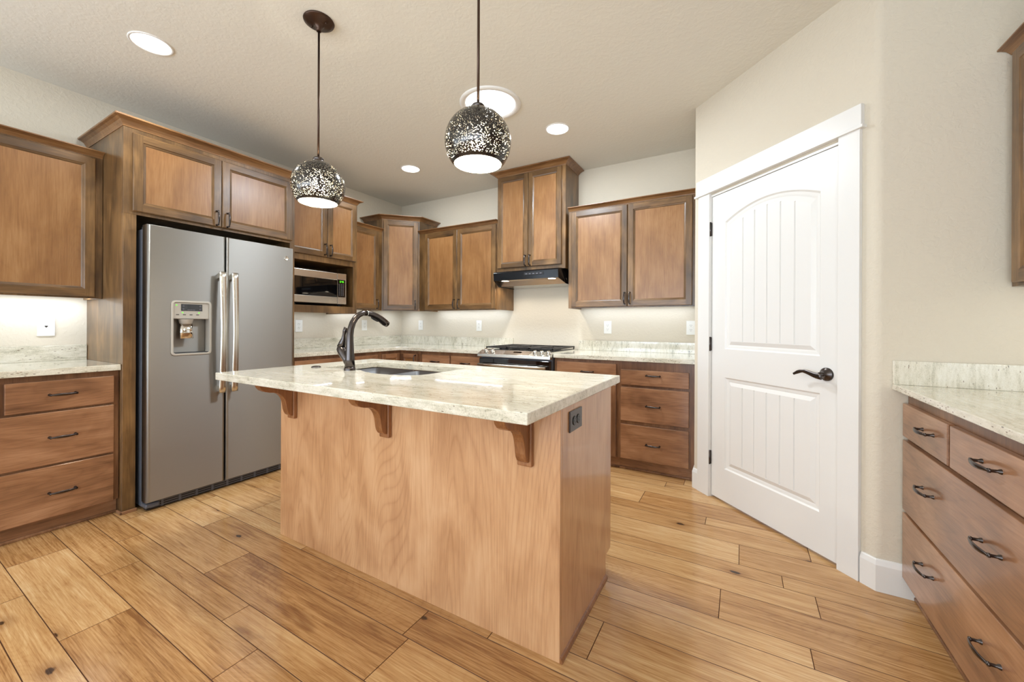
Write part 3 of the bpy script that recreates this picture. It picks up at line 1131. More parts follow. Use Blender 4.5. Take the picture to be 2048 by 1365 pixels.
t = thing('countertop', 'cream granite countertop along the right wall with backsplash against the stub wall', 'countertop', (XW, YQ, 0), RR)
MB().box(0.001, 1.86, -(XW - 4.486), -0.001, 0.890, CT).done('slab', M['gr_x'], t, bevel=0.003)
MB().box(0.001, 0.020, -(XW - 4.486), -0.021, CT, 1.016).done('backsplash', M['gr_z'], t, bevel=0.002)
MB().box(0.001, 1.86, -0.021, -0.001, CT, 1.016).done('backsplash', M['gr_z'], t, bevel=0.002)

# ---------------------------------------------------------------- island
IX0, IX1, IY0, IY1 = 1.712, 3.380, -2.572, -1.962
t = thing('kitchen_island', 'kitchen island base with light maple panels and curved corbels under the granite top', 'island', ((IX0 + IX1) / 2, (IY0 + IY1) / 2, 0), 0)
ox, oy = (IX0 + IX1) / 2, (IY0 + IY1) / 2
lx0, lx1, ly0, ly1 = IX0 - ox, IX1 - ox, IY0 - oy, IY1 - oy
MB().box(lx0, lx1, ly0, ly0 + 0.018, 0, CB).done('back_panel', M['isl'], t, bevel=0.0012, seg=1)
side = [(ly0 + 0.018, 0), (ly1 - 0.075, 0), (ly1 - 0.075, 0.105), (ly1, 0.105), (ly1, CB), (ly0 + 0.018, CB)]
MB().prism_x(side, lx1 - 0.018, lx1).done('side_panel', M['isl'], t, bevel=0.0012, seg=1)
MB().prism_x(side, lx0, lx0 + 0.018).done('side_panel', M['isl'], t, bevel=0.0012, seg=1)
m = MB()
m.box(lx0 + 0.018, lx1 - 0.018, ly1 - 0.02, ly1 - 0.001, 0.105, CB)
m.box(lx0 + 0.018, lx1 - 0.018, ly1 - 0.09, ly1 - 0.075, 0, 0.105)
m.box(lx0 + 0.018, lx1 - 0.018, ly0 + 0.018, ly1 - 0.02, 0.105, 0.125)
m.done('body', M['base_v'], t)
nd = 4
for k in range(nd):
    a = lx0 + 0.03 + k * (lx1 - lx0 - 0.06) / nd
    b = a + (lx1 - lx0 - 0.06) / nd - 0.006
    o = panel_door(t, -b, -a, 0.115, 0.845, -ly1 - 0.02, mats=[M['base_v'], M['base_h'], M['panel']])
    o.rotation_euler = (0, 0, PI)
m = MB()
m.prism_x([(0, 0)] * 3, 0, 0) if False else None
sh = [(0.0, 0.0), (0.010, 0.0), (0.010, 0.008), (0.006, 0.016), (0.0, 0.020)]
m.sweep([(lx1, ly0), (lx1, ly1 - 0.075)][::1], [(o_, z_) for o_, z_ in sh])
m.done('shoe_moulding', M['corbel'], t)


def corbel(parent, xc):
    """xc centre; stands against the island back panel, local y = ly0."""
    wB, wC = 0.060, 0.042
    y_ = ly0
    m = MB()
    # back plate
    m.box(xc - wB / 2, xc + wB / 2, y_ - 0.020, y_, CB - 0.218, CB)
    m.done('back_plate', M['corbel'], parent, bevel=0.005)
    # side outline, distance out from the panel and height: nose, underside of the arm, S curve, foot
    prof = [(0.018, 0.878), (0.192, 0.878), (0.190, 0.858), (0.184, 0.843), (0.172, 0.830), (0.156, 0.821), (0.136, 0.815), (0.112, 0.8115), (0.096, 0.806), (0.082, 0.798), (0.071, 0.787),
            (0.063, 0.774), (0.056, 0.756), (0.052, 0.735), (0.049, 0.714), (0.044, 0.698), (0.036, 0.685), (0.027, 0.679), (0.018, 0.677)]
    prof = [(o_ + 0.002, z_ - CB) for o_, z_ in prof]
    pts = [(y_ - o_, CB + z_) for o_, z_ in prof]
    c = MB().prism_x(pts, xc - wC / 2, xc + wC / 2)
    return c.done('corbel', M['corbel'], parent, bevel=0.003)


for xc in (1.835, 2.541, 3.249):
    b = corbel(t, xc - ox)
# granite top with sink cut-out
TX0, TX1, TY0, TY1 = 1.598, 3.393, -2.841, -1.850
t2 = thing('island_countertop', 'large cream granite island top overhanging the maple base, with sink cutout', 'countertop', (0, 0, CT), 0)
hole = [(1.822, -2.384), (1.99, -2.382), (2.06, -2.368), (2.11, -2.369), (2.16, -2.392), (2.21, -2.414), (2.275, -2.430), (2.33, -2.436), (2.40, -2.431), (2.46, -2.418), (2.51, -2.395), (2.54, -2.36), (2.552, -2.31),
        (2.552, -2.03), (2.545, -2.0), (2.525, -1.985), (1.850, -1.985), (1.822, -1.995), (1.812, -2.02), (1.808, -2.36)]


def plate_hole(outer, hole, z0, z1):
    m = MB()
    bm = m.bm
    m.merge = True
    for z in (z0, z1):
        es = []
        for poly in (outer, hole):
            vs = [bm.verts.new((x, y, z)) for x, y in poly]
            for i in range(len(vs)):
                es.append(bm.edges.new((vs[i], vs[(i + 1) % len(vs)])))
        bmesh.ops.triangle_fill(bm, use_beauty=True, edges=es)
    m.loft([[(x, y, z0) for x, y in outer], [(x, y, z1) for x, y in outer]], smooth=False)
    m.loft([[(x, y, z0) for x, y in hole], [(x, y, z1) for x, y in hole]], smooth=False)
    return m


outer = [(TX0, TY0), (TX1, TY0), (TX1, TY1), (TX0, TY1)]
plate_hole(outer, hole, CB - CT, 0.0).done('slab', M['gr_x'], t2, bevel=0.003)
# laminated thicker front edge is the same slab

# undermount double bowl sink
t = thing('sink', 'dark undermount double bowl sink set into the island top behind the faucet', 'sink', (2.18, -2.2, 0.70), 0)


def bowl(name, pts, zt, zb, parent):
    cx = sum(p[0] for p in pts) / len(pts)
    cy = sum(p[1] for p in pts) / len(pts)
    L = []
    for s_, z in ((1.035, zt), (1.0, zt), (0.985, zb + 0.05), (0.95, zb + 0.015), (0.86, zb), (0.05, zb - 0.003)):
        L.append([(cx + (x - cx) * s_ - 2.18, cy + (y - cy) * s_ + 2.2, z - 0.70) for x, y in pts])
    return MB().loft(L, 0, True, False, True, True).done(name, M['sink'], parent)


split = 2.17
lb = [(1.83, -2.375), (2.0, -2.372), (2.10, -2.35), (split - 0.02, -2.33), (split - 0.012, -2.30), (split - 0.012, -2.02), (split - 0.03, -1.995), (1.85, -1.995), (1.825, -2.02), (1.82, -2.355)]
rb = [(split + 0.012, -2.36), (2.21, -2.405), (2.275, -2.422), (2.33, -2.428), (2.40, -2.423), (2.46, -2.41), (2.505, -2.388), (2.533, -2.355), (2.544, -2.31), (2.544, -2.03), (2.53, -2.005), (2.51, -1.995), (split + 0.03, -1.995), (split + 0.012, -2.02)]
bowl('bowl', lb, CB - 0.002, 0.70, t)
bowl('bowl', rb, CB - 0.002, 0.70, t)
MB().box(split - 0.012 - 2.18, split + 0.012 - 2.18, -2.35 + 2.2, -1.995 + 2.2, 0.02, CB - 0.05 - 0.70).done('divider', M['sink'], t, bevel=0.008)

# faucet
FX, FY = 2.078, -2.411
t = thing('faucet', 'tall dark bronze pull-down faucet standing on the island top beside the sink', 'faucet', (FX, FY, CT), 0)
MB().lathe([(0.030, 0), (0.030, 0.010), (0.028, 0.014), (0.027, 0.016)], (0, 0, 0), 32, cap1=True).done('base', M['bronze'], t)
ctrl = [(0.0, 0.015), (0.0, 0.06), (0.0, 0.10), (0.0, 0.15), (0.0, 0.19), (0.006, 0.225), (0.018, 0.258), (0.036, 0.284), (0.058, 0.302), (0.084, 0.312), (0.110, 0.3125)]
rad = [0.0265, 0.0245, 0.022, 0.0195, 0.0185, 0.0175, 0.0165, 0.016, 0.0155, 0.0152, 0.015]
MB().tube([(0, a, z) for a, z in ctrl], rad, 20, ref=(1, 0, 0)).done('spout', M['bronze'], t)
sp = [(0.111, 0.3125), (0.116, 0.3125), (0.145, 0.308), (0.180, 0.296), (0.215, 0.278), (0.240, 0.262), (0.262, 0.250)]
sr = [0.0152, 0.0158, 0.0165, 0.018, 0.020, 0.021, 0.018]
hd = MB().tube([(0, a, z) for a, z in sp], sr, 20, ref=(1, 0, 0)).done('spray_head', M['bronze'], t)
MB().lathe([(0.0162, -0.0015), (0.0162, 0.0015)], (0, 0.1105, 0.3125), 20, axis='y').done('seam_ring', M['chrome'], hd)
MB().tube([(0, 0.145, 0.288), (0, 0.165, 0.280), (0, 0.19, 0.268)], [0.005, 0.007, 0.005], 10).done('spray_button', M['black_matte'], hd)
hb = [(-0.008, 0.02), (-0.030, 0.062), (-0.056, 0.094), (-0.075, 0.116), (-0.078, 0.126)]
MB().tube([(a, 0, z) for a, z in hb], [0.016, 0.021, 0.026, 0.024, 0.018], 16, ref=(0, 1, 0)).done('handle_body', M['bronze'], t)
hp = [(-0.072, 0.126), (-0.062, 0.148), (-0.052, 0.170), (-0.048, 0.192), (-0.042, 0.212), (-0.038, 0.226), (-0.046, 0.232)]
MB().tube([(a, 0, z) for a, z in hp], [0.022, 0.018, 0.012, 0.009, 0.011, 0.010, 0.004], 14, ref=(0, 1, 0)).done('handle', M['bronze'], t)

t = thing('sink_hole_cover', 'small round dark cover on the island top left of the faucet', 'cover', (1.789, -2.415, CT), 0)
MB().lathe([(0.026, 0), (0.026, 0.003), (0.020, 0.007), (0.008, 0.009)], (0, 0, 0), 28, cap1=True).done('cap', M['bronze'], t)

# ---------------------------------------------------------------- outlets


def outlet(loc, rz, label, dark=False, w=0.076, h=0.124, kind='duplex', rot90=False, group='wall outlets'):
    t = thing('phone_jack' if kind == 'phone' else 'wall_outlet', label, 'phone jack' if kind == 'phone' else 'outlet', loc, rz, None if (dark or kind == 'phone') else group)
    pm = M['bronze'] if dark else M['white_plate']
    if rot90:
        w, h = h, w
    MB().box(-w / 2, w / 2, -0.006, 0, -h / 2, h / 2).done('plate', pm, t, bevel=0.004, seg=3)
    if kind == 'phone':
        m = MB()
        m.box(-0.007, 0.007, -0.0066, -0.005, -0.001, 0.006).box(-0.004, 0.004, -0.0066, -0.005, -0.006, -0.001)
        m.done('jack', M['slot'], t)
        for s_ in (-1, 1):
            MB().lathe([(0.004, -0.0068), (0.004, -0.005)], (0, 0, s_ * 0.042), 12, axis='y', cap0=True).done('screw', M['white_plate'], t)
        return t
    for s_ in (-1, 1):
        c = (s_ * 0.0195, 0) if rot90 else (0, s_ * 0.0195)
        m = MB()
        m.lathe([(0.0172, -0.005), (0.0172, -0.0078), (0.016, -0.0085)], (c[0], 0, c[1]), 24, axis='y', cap1=True)
        r = m.done('receptacle', M['black'] if dark else M['white_plate'], t)
        m = MB()
        for sx in (-0.006, 0.006):
            x_, z_ = (c[0] + 0.004, c[1] + sx) if rot90 else (c[0] + sx, c[1] + 0.004)
            a, b = (0.004, 0.001) if rot90 else (0.001, 0.004)
            m.box(x_ - a, x_ + a, -0.0090, -0.0080, z_ - b, z_ + b)
        x_, z_ = (c[0] - 0.007, c[1]) if rot90 else (c[0], c[1] - 0.007)
        m.lathe([(0.0022, -0.0080), (0.0022, -0.0090)], (x_, 0, z_), 10, axis='y', cap1=True)
        m.done('slots', M['black_matte'] if dark else M['slot'], r)
    return t


outlet((0, -3.115, 1.140), RL, 'white square phone jack plate under the left wall cabinet', kind='phone', w=0.078, h=0.124)
outlet((0, -1.412, 1.143), RL, 'white wall outlet under the microwave cabinet beside the fridge')
outlet((0, -0.597, 1.151), RL, 'white wall outlet behind the faucet left of the room corner')
outlet((0.350, 0, 1.154), RB, 'white wall outlet just right of the room corner under the corner cabinet')
outlet((1.258, 0, 1.152), RB, 'white wall outlet on the back wall left of the range')
outlet((2.785, 0, 1.143), RB, 'white wall outlet on the back wall right of the range')
outlet((3.532, 0, 1.144), RB, 'white wall outlet next to the white pantry door frame')
outlet((3.380, -2.436, 0.813), PI / 2, 'black outlet plate on the end panel of the island', dark=True, rot90=True)

# ---------------------------------------------------------------- refrigerator
y0 = -2.853
t = thing('refrigerator', 'stainless steel side-by-side refrigerator with dispenser inside the wood surround', 'refrigerator', (0, y0, 0), RL)
FW = 0.912
FXF = 0.785            # door front
DB = 0.705             # door back
zt, zb = 1.772, 0.062
q = lambda Y: Y - y0
m = MB().box(0.004, FW - 0.004, -0.690, -0.03, 0.02, 1.752)
m.box(0.006, FW - 0.006, -DB, -0.690, 0.07, 1.745)
m.done('case', M['case'], t, bevel=0.006)


def slab_round(x0, x1, z0, z1, yf, yb, r, hole=None, n=5):
    m = MB()
    loops = []
    for k in range(n + 1):
        a = k / n * PI / 2
        i_ = r * (1 - math.cos(a))
        d_ = r * (1 - math.sin(a))
        loops.append([(x0 + i_, yf + d_, z0 + i_ * 0.35), (x1 - i_, yf + d_, z0 + i_ * 0.35), (x1 - i_, yf + d_, z1 - i_ * 0.35), (x0 + i_, yf + d_, z1 - i_ * 0.35)])
    loops = [[(x0, yb, z0), (x1, yb, z0), (x1, yb, z1), (x0, yb, z1)]] + loops
    for A, B in zip(loops[:-1], loops[1:]):
        for k in range(4):
            j = (k + 1) % 4
            m.quad([A[k], A[j], B[j], B[k]], 0, True)
    m.quad(list(reversed(loops[0])))
    I = loops[-1]
    if hole is None:
        m.quad(I)
    else:
        hx0, hx1, hz0, hz1, dp = hole
        Hh = [(hx0, yf, hz0), (hx1, yf, hz0), (hx1, yf, hz1), (hx0, yf, hz1)]
        for k in range(4):
            j = (k + 1) % 4
            m.quad([I[k], I[j], Hh[j], Hh[k]])
        Bk = [(x, yf + dp, z) for x, _, z in Hh]
        for k in range(4):
            j = (k + 1) % 4
            m.quad([Hh[k], Hh[j], Bk[j], Bk[k]])
        m.quad(Bk)
    return m


gap = q(-2.428)
dx0, dx1, dz0, dz1 = q(-2.738), q(-2.516), 0.958, 1.312
dl = slab_round(0.0, gap - 0.003, zb, zt, -FXF, -DB, 0.016, (dx0 + 0.01, dx1 - 0.01, dz0 + 0.01, dz1 - 0.01, 0.06)).done('door', M['steel'], t)
dr = slab_round(gap + 0.003, FW, zb, zt, -FXF, -DB, 0.016).done('door', M['steel'], t)
for par, hx_, sgn in ((dl, gap - 0.040, 1), (dr, gap + 0.036, -1)):
    pts, rad = [], []
    n = 22
    for k in range(n + 1):
        s_ = k / n
        z_ = 0.690 + (1.520 - 0.690) * s_
        bow = 0.046 + 0.016 * math.sin(s_ * PI)
        pts.append((hx_, -FXF - bow, z_))
        rad.append((0.0190 + 0.003 * abs(2 * s_ - 1), 0.0085))
    m = MB().tube(pts, rad, 12, ref=(0, 1, 0))
    for z_ in (0.715, 1.495):
        m.box(hx_ - 0.010, hx_ + 0.010, -FXF - 0.046, -FXF + 0.002, z_ - 0.018, z_ + 0.018)
    m.done('handle', M['steel_b'], par)
# dispenser
dp = MB()
yy = -FXF
fr = 0.012
dpo = [(dx0, dz0), (dx1, dz0), (dx1, dz1), (dx0, dz1)]


def rrect(x0, x1, z0, z1, r, n=4):
    out = []
    for cx, cz, a0 in ((x1 - r, z0 + r, -90), (x1 - r, z1 - r, 0), (x0 + r, z1 - r, 90), (x0 + r, z0 + r, 180)):
        for k in range(n + 1):
            a = math.radians(a0 + 90 * k / n)
            out.append((cx + r * math.cos(a), cz + r * math.sin(a)))
    return out


A = rrect(dx0, dx1, dz0, dz1, 0.022)
B = rrect(dx0 + 0.012, dx1 - 0.012, dz0 + 0.012, dz1 - 0.012, 0.014)
L = [[(x, yy + 0.001, z) for x, z in A], [(x, yy - 0.005, z) for x, z in A], [(x, yy - 0.006, z) for x, z in B], [(x, yy + 0.055, z) for x, z in B]]
disp = MB().loft(L, 0, True, False, False, False).done('dispenser', M['grey_plastic'], t, bevel=0.0015)
cz = dz1 - 0.118
cp = MB().box(dx0 + 0.011, dx1 - 0.011, yy + 0.004, yy + 0.05, cz, dz1 - 0.012).done('control_panel', M['grey_plastic'], disp, bevel=0.003)
xa, xb = dx0 + 0.054, dx1 - 0.052
m = MB().box(xa, xb, yy + 0.002, yy + 0.006, dz1 - 0.066, dz1 - 0.022).done('display', M['glass_black'], disp)
m = MB()
for px in (xa + 0.012, xb - 0.012):
    for pz in (dz1 - 0.034, dz1 - 0.054):
        m.lathe([(0.0055, yy + 0.0012), (0.0042, yy + 0.0012)], (px, 0, pz), 14, axis='y')
        m.box(px - 0.0016, px + 0.0016, yy + 0.0010, yy + 0.0022, pz - 0.0016, pz + 0.0016)
for k in range(5):
    m.box(xa + 0.034 + k * 0.009, xa + 0.040 + k * 0.009, yy + 0.0010, yy + 0.0022, dz1 - 0.060, dz1 - 0.0575)
m.done('display_markings', M['led_white'], disp)
for lx_, lz_ in ((dx0 + 0.030, dz1 - 0.030), (dx0 + 0.062, dz1 - 0.078), (dx1 - 0.070, dz1 - 0.078)):
    MB().box(lx_ - 0.003, lx_ + 0.003, yy + 0.0025, yy + 0.0045, lz_ - 0.003, lz_ + 0.003).done('indicator_light', M['led_green'], disp)
m = MB()
for k in range(4):
    m.box(dx0 + 0.028 + k * 0.036, dx0 + 0.044 + k * 0.036, yy + 0.0032, yy + 0.0045, dz1 - 0.094, dz1 - 0.089)
m.done('button_print', M['slot'], disp)
m = MB().lathe([(0.040, cz - 0.002), (0.032, cz - 0.030), (0.028, cz - 0.034)], (dx0 + 0.088, yy + 0.026, 0), 20, cap1=True)
m.done('nozzle', M['grey_plastic'], disp)
pts = [(dx0 + 0.088, yy + 0.022, cz - 0.032), (dx0 + 0.088, yy + 0.016, cz - 0.08), (dx0 + 0.088, yy + 0.010, cz - 0.128)]
MB().tube(pts, [(0.034, 0.012), (0.036, 0.012), (0.037, 0.008)], 16, ref=(0, 1, 0)).done('lever', M['chrome'], disp)
MB().box(dx0 + 0.013, dx1 - 0.013, yy + 0.0, yy + 0.056, dz0 + 0.011, dz0 + 0.018).done('drip_tray', M['black_matte'], disp, bevel=0.002)
# round badge with a curled monogram
bx, bz = q(-2.003), 1.686
bd = MB().lathe([(0.0165, yy), (0.0165, yy - 0.003), (0.0135, yy - 0.0038), (0.0130, yy - 0.003), (0.002, yy - 0.003)], (bx, 0, bz), 28, axis='y', cap1=True).done('badge', M['chrome'], t)
cur = [(bx + 0.008 * math.cos(a) * (0.5 + 0.12 * a), yy - 0.0036, bz + 0.008 * math.sin(a) * (0.5 + 0.12 * a)) for a in [k * 0.55 for k in range(9)]]
MB().tube(cur, 0.0011, 6).done('monogram', M['grey_plastic'], bd)
# toe grille
m = MB().box(0.01, FW - 0.01, -0.742, -0.700, 0.006, 0.058)
m.done('grille', M['black_matte'], t, bevel=0.004)
gr = [o for o in t.children if o.name.startswith('grille')][-1]
m = MB()
for k in range(9):
    xk = 0.09 + k * 0.092
    m.box(xk - 0.006, xk + 0.006, -0.7445, -0.742, 0.010, 0.055)
for z_ in (0.018, 0.032, 0.046):
    m.box(0.03, FW - 0.03, -0.7435, -0.742, z_ - 0.0025, z_ + 0.0025)
m.done('grille_bars', M['case'], gr)
MB().box(0.0, 0.075, -0.762, -0.702, 0.022, 0.050).done('hinge_cover', M['case'], t, bevel=0.01)
MB().box(0.01, 0.09, -0.770, -0.66, 1.752, 1.768).done('hinge_cover', M['case'], t, bevel=0.004)

# ---------------------------------------------------------------- microwave
y0 = -1.745
t = thing('microwave', 'stainless steel microwave with black window and green clock in the cabinet niche', 'microwave', (0, y0, 1.340), RL)
MW = 0.566
zb_, zt_ = 0.024, 0.331
yf = -0.432
m = MB().box(0, MW, -0.40, -0.03, zb_ - 0.004, zt_ - 0.002)
m.done('case', M['black_matte'], t, bevel=0.003)
for px in (0.05, MW - 0.05):
    for py in (-0.38, -0.06):
        MB().lathe([(0.014, 0.0), (0.014, zb_)], (px, py, 0), 12, cap0=True, cap1=True).done('foot', M['black_matte'], t)
xs_ = MW - 0.104
m = MB()
m.box(0, xs_ - 0.001, yf, -0.40, 0.262, zt_)
m.box(0, xs_ - 0.001, yf, -0.40, zb_, 0.092)
d = m.done('door', M['steel_b'], t, bevel=0.004)
MB().box(0.002, xs_ - 0.003, yf + 0.003, -0.40, 0.092, 0.262).done('window', M['glass_black'], d)
m = MB()
m.box(xs_ + 0.001, MW, yf, -0.40, 0.270, zt_).box(xs_ + 0.001, MW, yf, -0.40, zb_, 0.094)
m.box(xs_ + 0.001, xs_ + 0.005, yf, -0.40, 0.094, 0.27).box(MW - 0.010, MW, yf, -0.40, 0.094, 0.27)
cpn = m.done('control_panel', M['steel_b'], t, bevel=0.0015)
MB().box(xs_ + 0.005, MW - 0.010, yf + 0.003, -0.40, 0.094, 0.27).done('keypad', M['glass_black'], cpn)
m = MB()
for c in range(3):
    for r in range(9):
        px = xs_ + 0.024 + c * 0.022
        pz = 0.222 - r * 0.0135
        m.box(px - 0.0045, px + 0.0045, yf + 0.0020, yf + 0.0034, pz - 0.0028, pz + 0.0028)
m.done('key_print', M['led_white'], cpn)
MB().box(xs_ + 0.018, MW - 0.022, yf - 0.001, yf + 0.001, 0.040, 0.080).done('open_button', M['steel_b'], cpn, bevel=0.0015)
# seven segment clock
SEG = {'1': 'bc', '2': 'abged', '4': 'fgbc', '9': 'abcdfg', '0': 'abcdef'}
m = MB()
cx0 = xs_ + 0.024
for ch in '12:49':
    if ch == ':':
        for z_ in (0.246, 0.252):
            m.box(cx0 + 0.001, cx0 + 0.003, yf + 0.0018, yf + 0.0034, z_ - 0.001, z_ + 0.001)
        cx0 += 0.006
        continue
    wd_, hh, zc, tk = 0.0085, 0.018, 0.249, 0.0017
    seg = {'a': (0, wd_, zc + hh / 2 - tk, zc + hh / 2), 'd': (0, wd_, zc - hh / 2, zc - hh / 2 + tk), 'g': (0, wd_, zc - tk / 2, zc + tk / 2),
           'f': (0, tk, zc, zc + hh / 2), 'e': (0, tk, zc - hh / 2, zc), 'b': (wd_ - tk, wd_, zc, zc + hh / 2), 'c': (wd_ - tk, wd_, zc - hh / 2, zc)}
    for s_ in SEG[ch]:
        a, b, c, e = seg[s_]
        m.box(cx0 + a, cx0 + b, yf + 0.0018, yf + 0.0034, c, e)
    cx0 += 0.0115
m.done('clock_digits', M['led_green'], cpn)

# ---------------------------------------------------------------- range hood
x0 = 1.727
t = thing('range_hood', 'black under-cabinet range hood with two lit lamps above the range', 'range hood', (x0, 0, 1.54), RB)
HW = 0.757
zz = lambda z: z - 1.54
YH = -0.470
side = [(-0.004, zz(1.700)), (-0.395, zz(1.700)), (YH + 0.012, zz(1.693)), (YH, zz(1.680)), (YH + 0.006, zz(1.604)), (-0.33, zz(1.556)), (-0.004, zz(1.556))]
def hood_sec(poly, x, sgn):
    return [(x + sgn * (0.026 if y_ < -0.392 else 0.0), y_, z_) for y_, z_ in poly]


m = MB()
fr_ = side[:5] + [(YH + 0.012, zz(1.606)), (YH + 0.010, zz(1.676)), (YH + 0.020, zz(1.688)), (-0.395, zz(1.696)), (-0.004, zz(1.696))]
m.loft([hood_sec(side, 0, 1), hood_sec(side, 0.004, 1)], 0, True, True, True, False)
m.loft([hood_sec(side, HW - 0.004, -1), hood_sec(side, HW, -1)], 0, True, True, True, False)
m.loft([hood_sec(fr_, 0.002, 1), hood_sec(fr_, HW - 0.002, -1)], 0, True, True, True, False)
m.done('body', M['black'], t, bevel=0.0015)
m = MB()
m.quad([(0.032, YH + 0.010, zz(1.606)), (HW - 0.032, YH + 0.010, zz(1.606)), (HW - 0.030, YH + 0.016, zz(1.612)), (0.030, YH + 0.016, zz(1.612))])
m.quad([(0.030, YH + 0.016, zz(1.612)), (HW - 0.030, YH + 0.016, zz(1.612)), (HW - 0.006, -0.31, zz(1.612)), (0.006, -0.31, zz(1.612))])
m.quad([(0.006, -0.31, zz(1.612)), (HW - 0.006, -0.31, zz(1.612)), (HW - 0.006, -0.29, zz(1.562)), (0.006, -0.29, zz(1.562))])
m.quad([(0.006, -0.29, zz(1.562)), (HW - 0.006, -0.29, zz(1.562)), (HW - 0.006, -0.006, zz(1.562)), (0.006, -0.006, zz(1.562))])
m.done('filter_pan', M['steel_b'], t)
MB().box(0.375, 0.585, YH - 0.0015, YH + 0.006, zz(1.640), zz(1.668)).done('switch_panel', M['black_matte'], t, bevel=0.0014)
m = MB()
for k in range(5):
    m.box(0.392 + k * 0.038, 0.412 + k * 0.038, YH - 0.0025, YH - 0.001, zz(1.650), zz(1.657))
m.done('switches', M['led_white'], t)
for px in (0.115, HW - 0.125):
    lp = MB().lathe([(0.043, zz(1.606)), (0.043, zz(1.613))], (px, -0.385, 0), 24).done('lamp_ring', M['chrome'], t)
    MB().lathe([(0.036, zz(1.607)), (0.036, zz(1.612))], (px, -0.385, 0), 24, cap0=True).done('lamp_lens', M['hood_glow'], lp)
    l = bpy.data.lights.new('hood lamp', 'SPOT')
    l.energy = 9
    l.color = (1.0, 0.92, 0.82)
    l.shadow_soft_size = 0.025
    l.spot_size = math.radians(165)
    l.spot_blend = 0.6
    lo = bpy.data.objects.new('hood lamp', l)
    COL.objects.link(lo)
    lo.parent = t
    lo.location = (px, -0.385, zz(1.598))

# ---------------------------------------------------------------- gas range
x0 = 1.7255
t = thing('range', 'slide-in stainless gas range with knobs and black grates below the hood', 'range', (x0, 0, 0), RB)
RW = 0.762
MB().box(0.003, RW - 0.003, -0.640, -0.03, 0.02, 0.905).done('body', M['case'], t, bevel=0.002)
cpr = [(-0.02, 0.906), (-0.02, 0.922), (-0.60, 0.924), (-0.625, 0.923), (-0.703, 0.888), (-0.705, 0.862), (-0.66, 0.858), (-0.64, 0.906)]
MB().prism_x(cpr, 0, RW).done('cooktop', M['steel_b'], t, bevel=0.002)
m = MB().box(0.03, RW - 0.03, -0.595, -0.06, 0.9225, 0.9265)
ct = m.done('burner_tray', M['black'], t, bevel=0.001)
for bx_, by_, r in ((0.15, -0.20, 0.035), (0.15, -0.46, 0.045), (0.38, -0.33, 0.05), (0.61, -0.20, 0.038), (0.61, -0.46, 0.045)):
    MB().lathe([(r, 0.926), (r, 0.936), (r * 0.8, 0.941)], (bx_, by_, 0), 20, cap1=True).done('burner', M['iron'], ct)
for k in range(3):
    a = 0.022 + k * 0.240
    b = a + 0.236
    m = MB()
    zg0, zg1 = 0.940, 0.953
    for px in (a, b - 0.012):
        m.box(px, px + 0.012, -0.59, -0.055, zg0, zg1)
    for py in (-0.59, -0.33, -0.067):
        m.box(a, b, py, py + 0.012, zg0, zg1)
    n = 9
    for j in range(1, n):
        py = -0.59 + j * (0.535 / n)
        m.box(a + 0.012, a + 0.07, py, py + 0.009, zg0 + 0.002, zg1)
        m.box(b - 0.07, b - 0.012, py, py + 0.009, zg0 + 0.002, zg1)
    m.box((a + b) / 2 - 0.005, (a + b) / 2 + 0.005, -0.59, -0.055, zg0, zg1)
    for px in (a + 0.001, b - 0.011):
        for py in (-0.588, -0.067):
            m.box(px, px + 0.010, py, py + 0.010, 0.924, zg0)
    m.done('grate', M['iron'], t, bevel=0.002, seg=1)
nrm = Vector((0, -0.035, 0.078)).normalized()
for kx in (0.075, 0.148, 0.598, 0.664, 0.728):
    c = Vector((kx, -0.658, 0.909))
    m = MB()
    pts = [tuple(c + nrm * h) for h in (0.0, 0.004, 0.005, 0.024, 0.028)]
    m.tube(pts, [0.024, 0.024, 0.018, 0.016, 0.012], 18, ref=(1, 0, 0))
    kb = m.done('knob', M['chrome'], t)
    MB().tube([tuple(c + nrm * 0.016 + Vector((0, -0.016, -0.007))), tuple(c + nrm * 0.026 + Vector((0, 0.014, 0.006)))], [0.005, 0.005], 8).done('pointer', M['black_matte'], kb)
dq = [(-0.6335, 0.9198), (-0.692, 0.8935)]
m = MB()
off = nrm * 0.0015
m.quad([tuple(Vector((0.275, dq[0][0], dq[0][1])) + off), tuple(Vector((0.555, dq[0][0], dq[0][1])) + off), tuple(Vector((0.545, dq[1][0], dq[1][1])) + off), tuple(Vector((0.285, dq[1][0], dq[1][1])) + off)])
kp = m.done('control_panel', plain('taupe control print', (128, 112, 96), 0.3, 0.5), t)
m = MB()
off = nrm * 0.0025
cc = Vector((0.415, -0.655, 0.910))
m.quad([tuple(cc + off + Vector((sx * 0.042, sy * 0.012, sy * 0.0054))) for sx, sy in ((-1, -1), (1, -1), (1, 1), (-1, 1))])
m.done('display', M['glass_black'], kp)
od = MB().box(0.012, RW - 0.012, -0.690, -0.641, 0.20, 0.846).done('oven_door', M['glass_black'], t, bevel=0.004)
m = MB().tube([(0.03, -0.735, 0.790), (0.20, -0.740, 0.790), (0.38, -0.742, 0.790), (0.56, -0.740, 0.790), (RW - 0.03, -0.735, 0.790)], 0.0125, 14, ref=(0, 0, 1))
for px in (0.05, RW - 0.05):
    m.box(px - 0.012, px + 0.012, -0.735, -0.689, 0.782, 0.798)
m.done('handle', M['steel_b'], od)
MB().box(0.012, RW - 0.012, -0.685, -0.641, 0.05, 0.19).done('drawer', M['steel'], t, bevel=0.004)
MB().box(0.02, RW - 0.02, -0.60, -0.56, 0.0, 0.05).done('base', M['black_matte'], t)

# ---------------------------------------------------------------- ceiling fittings


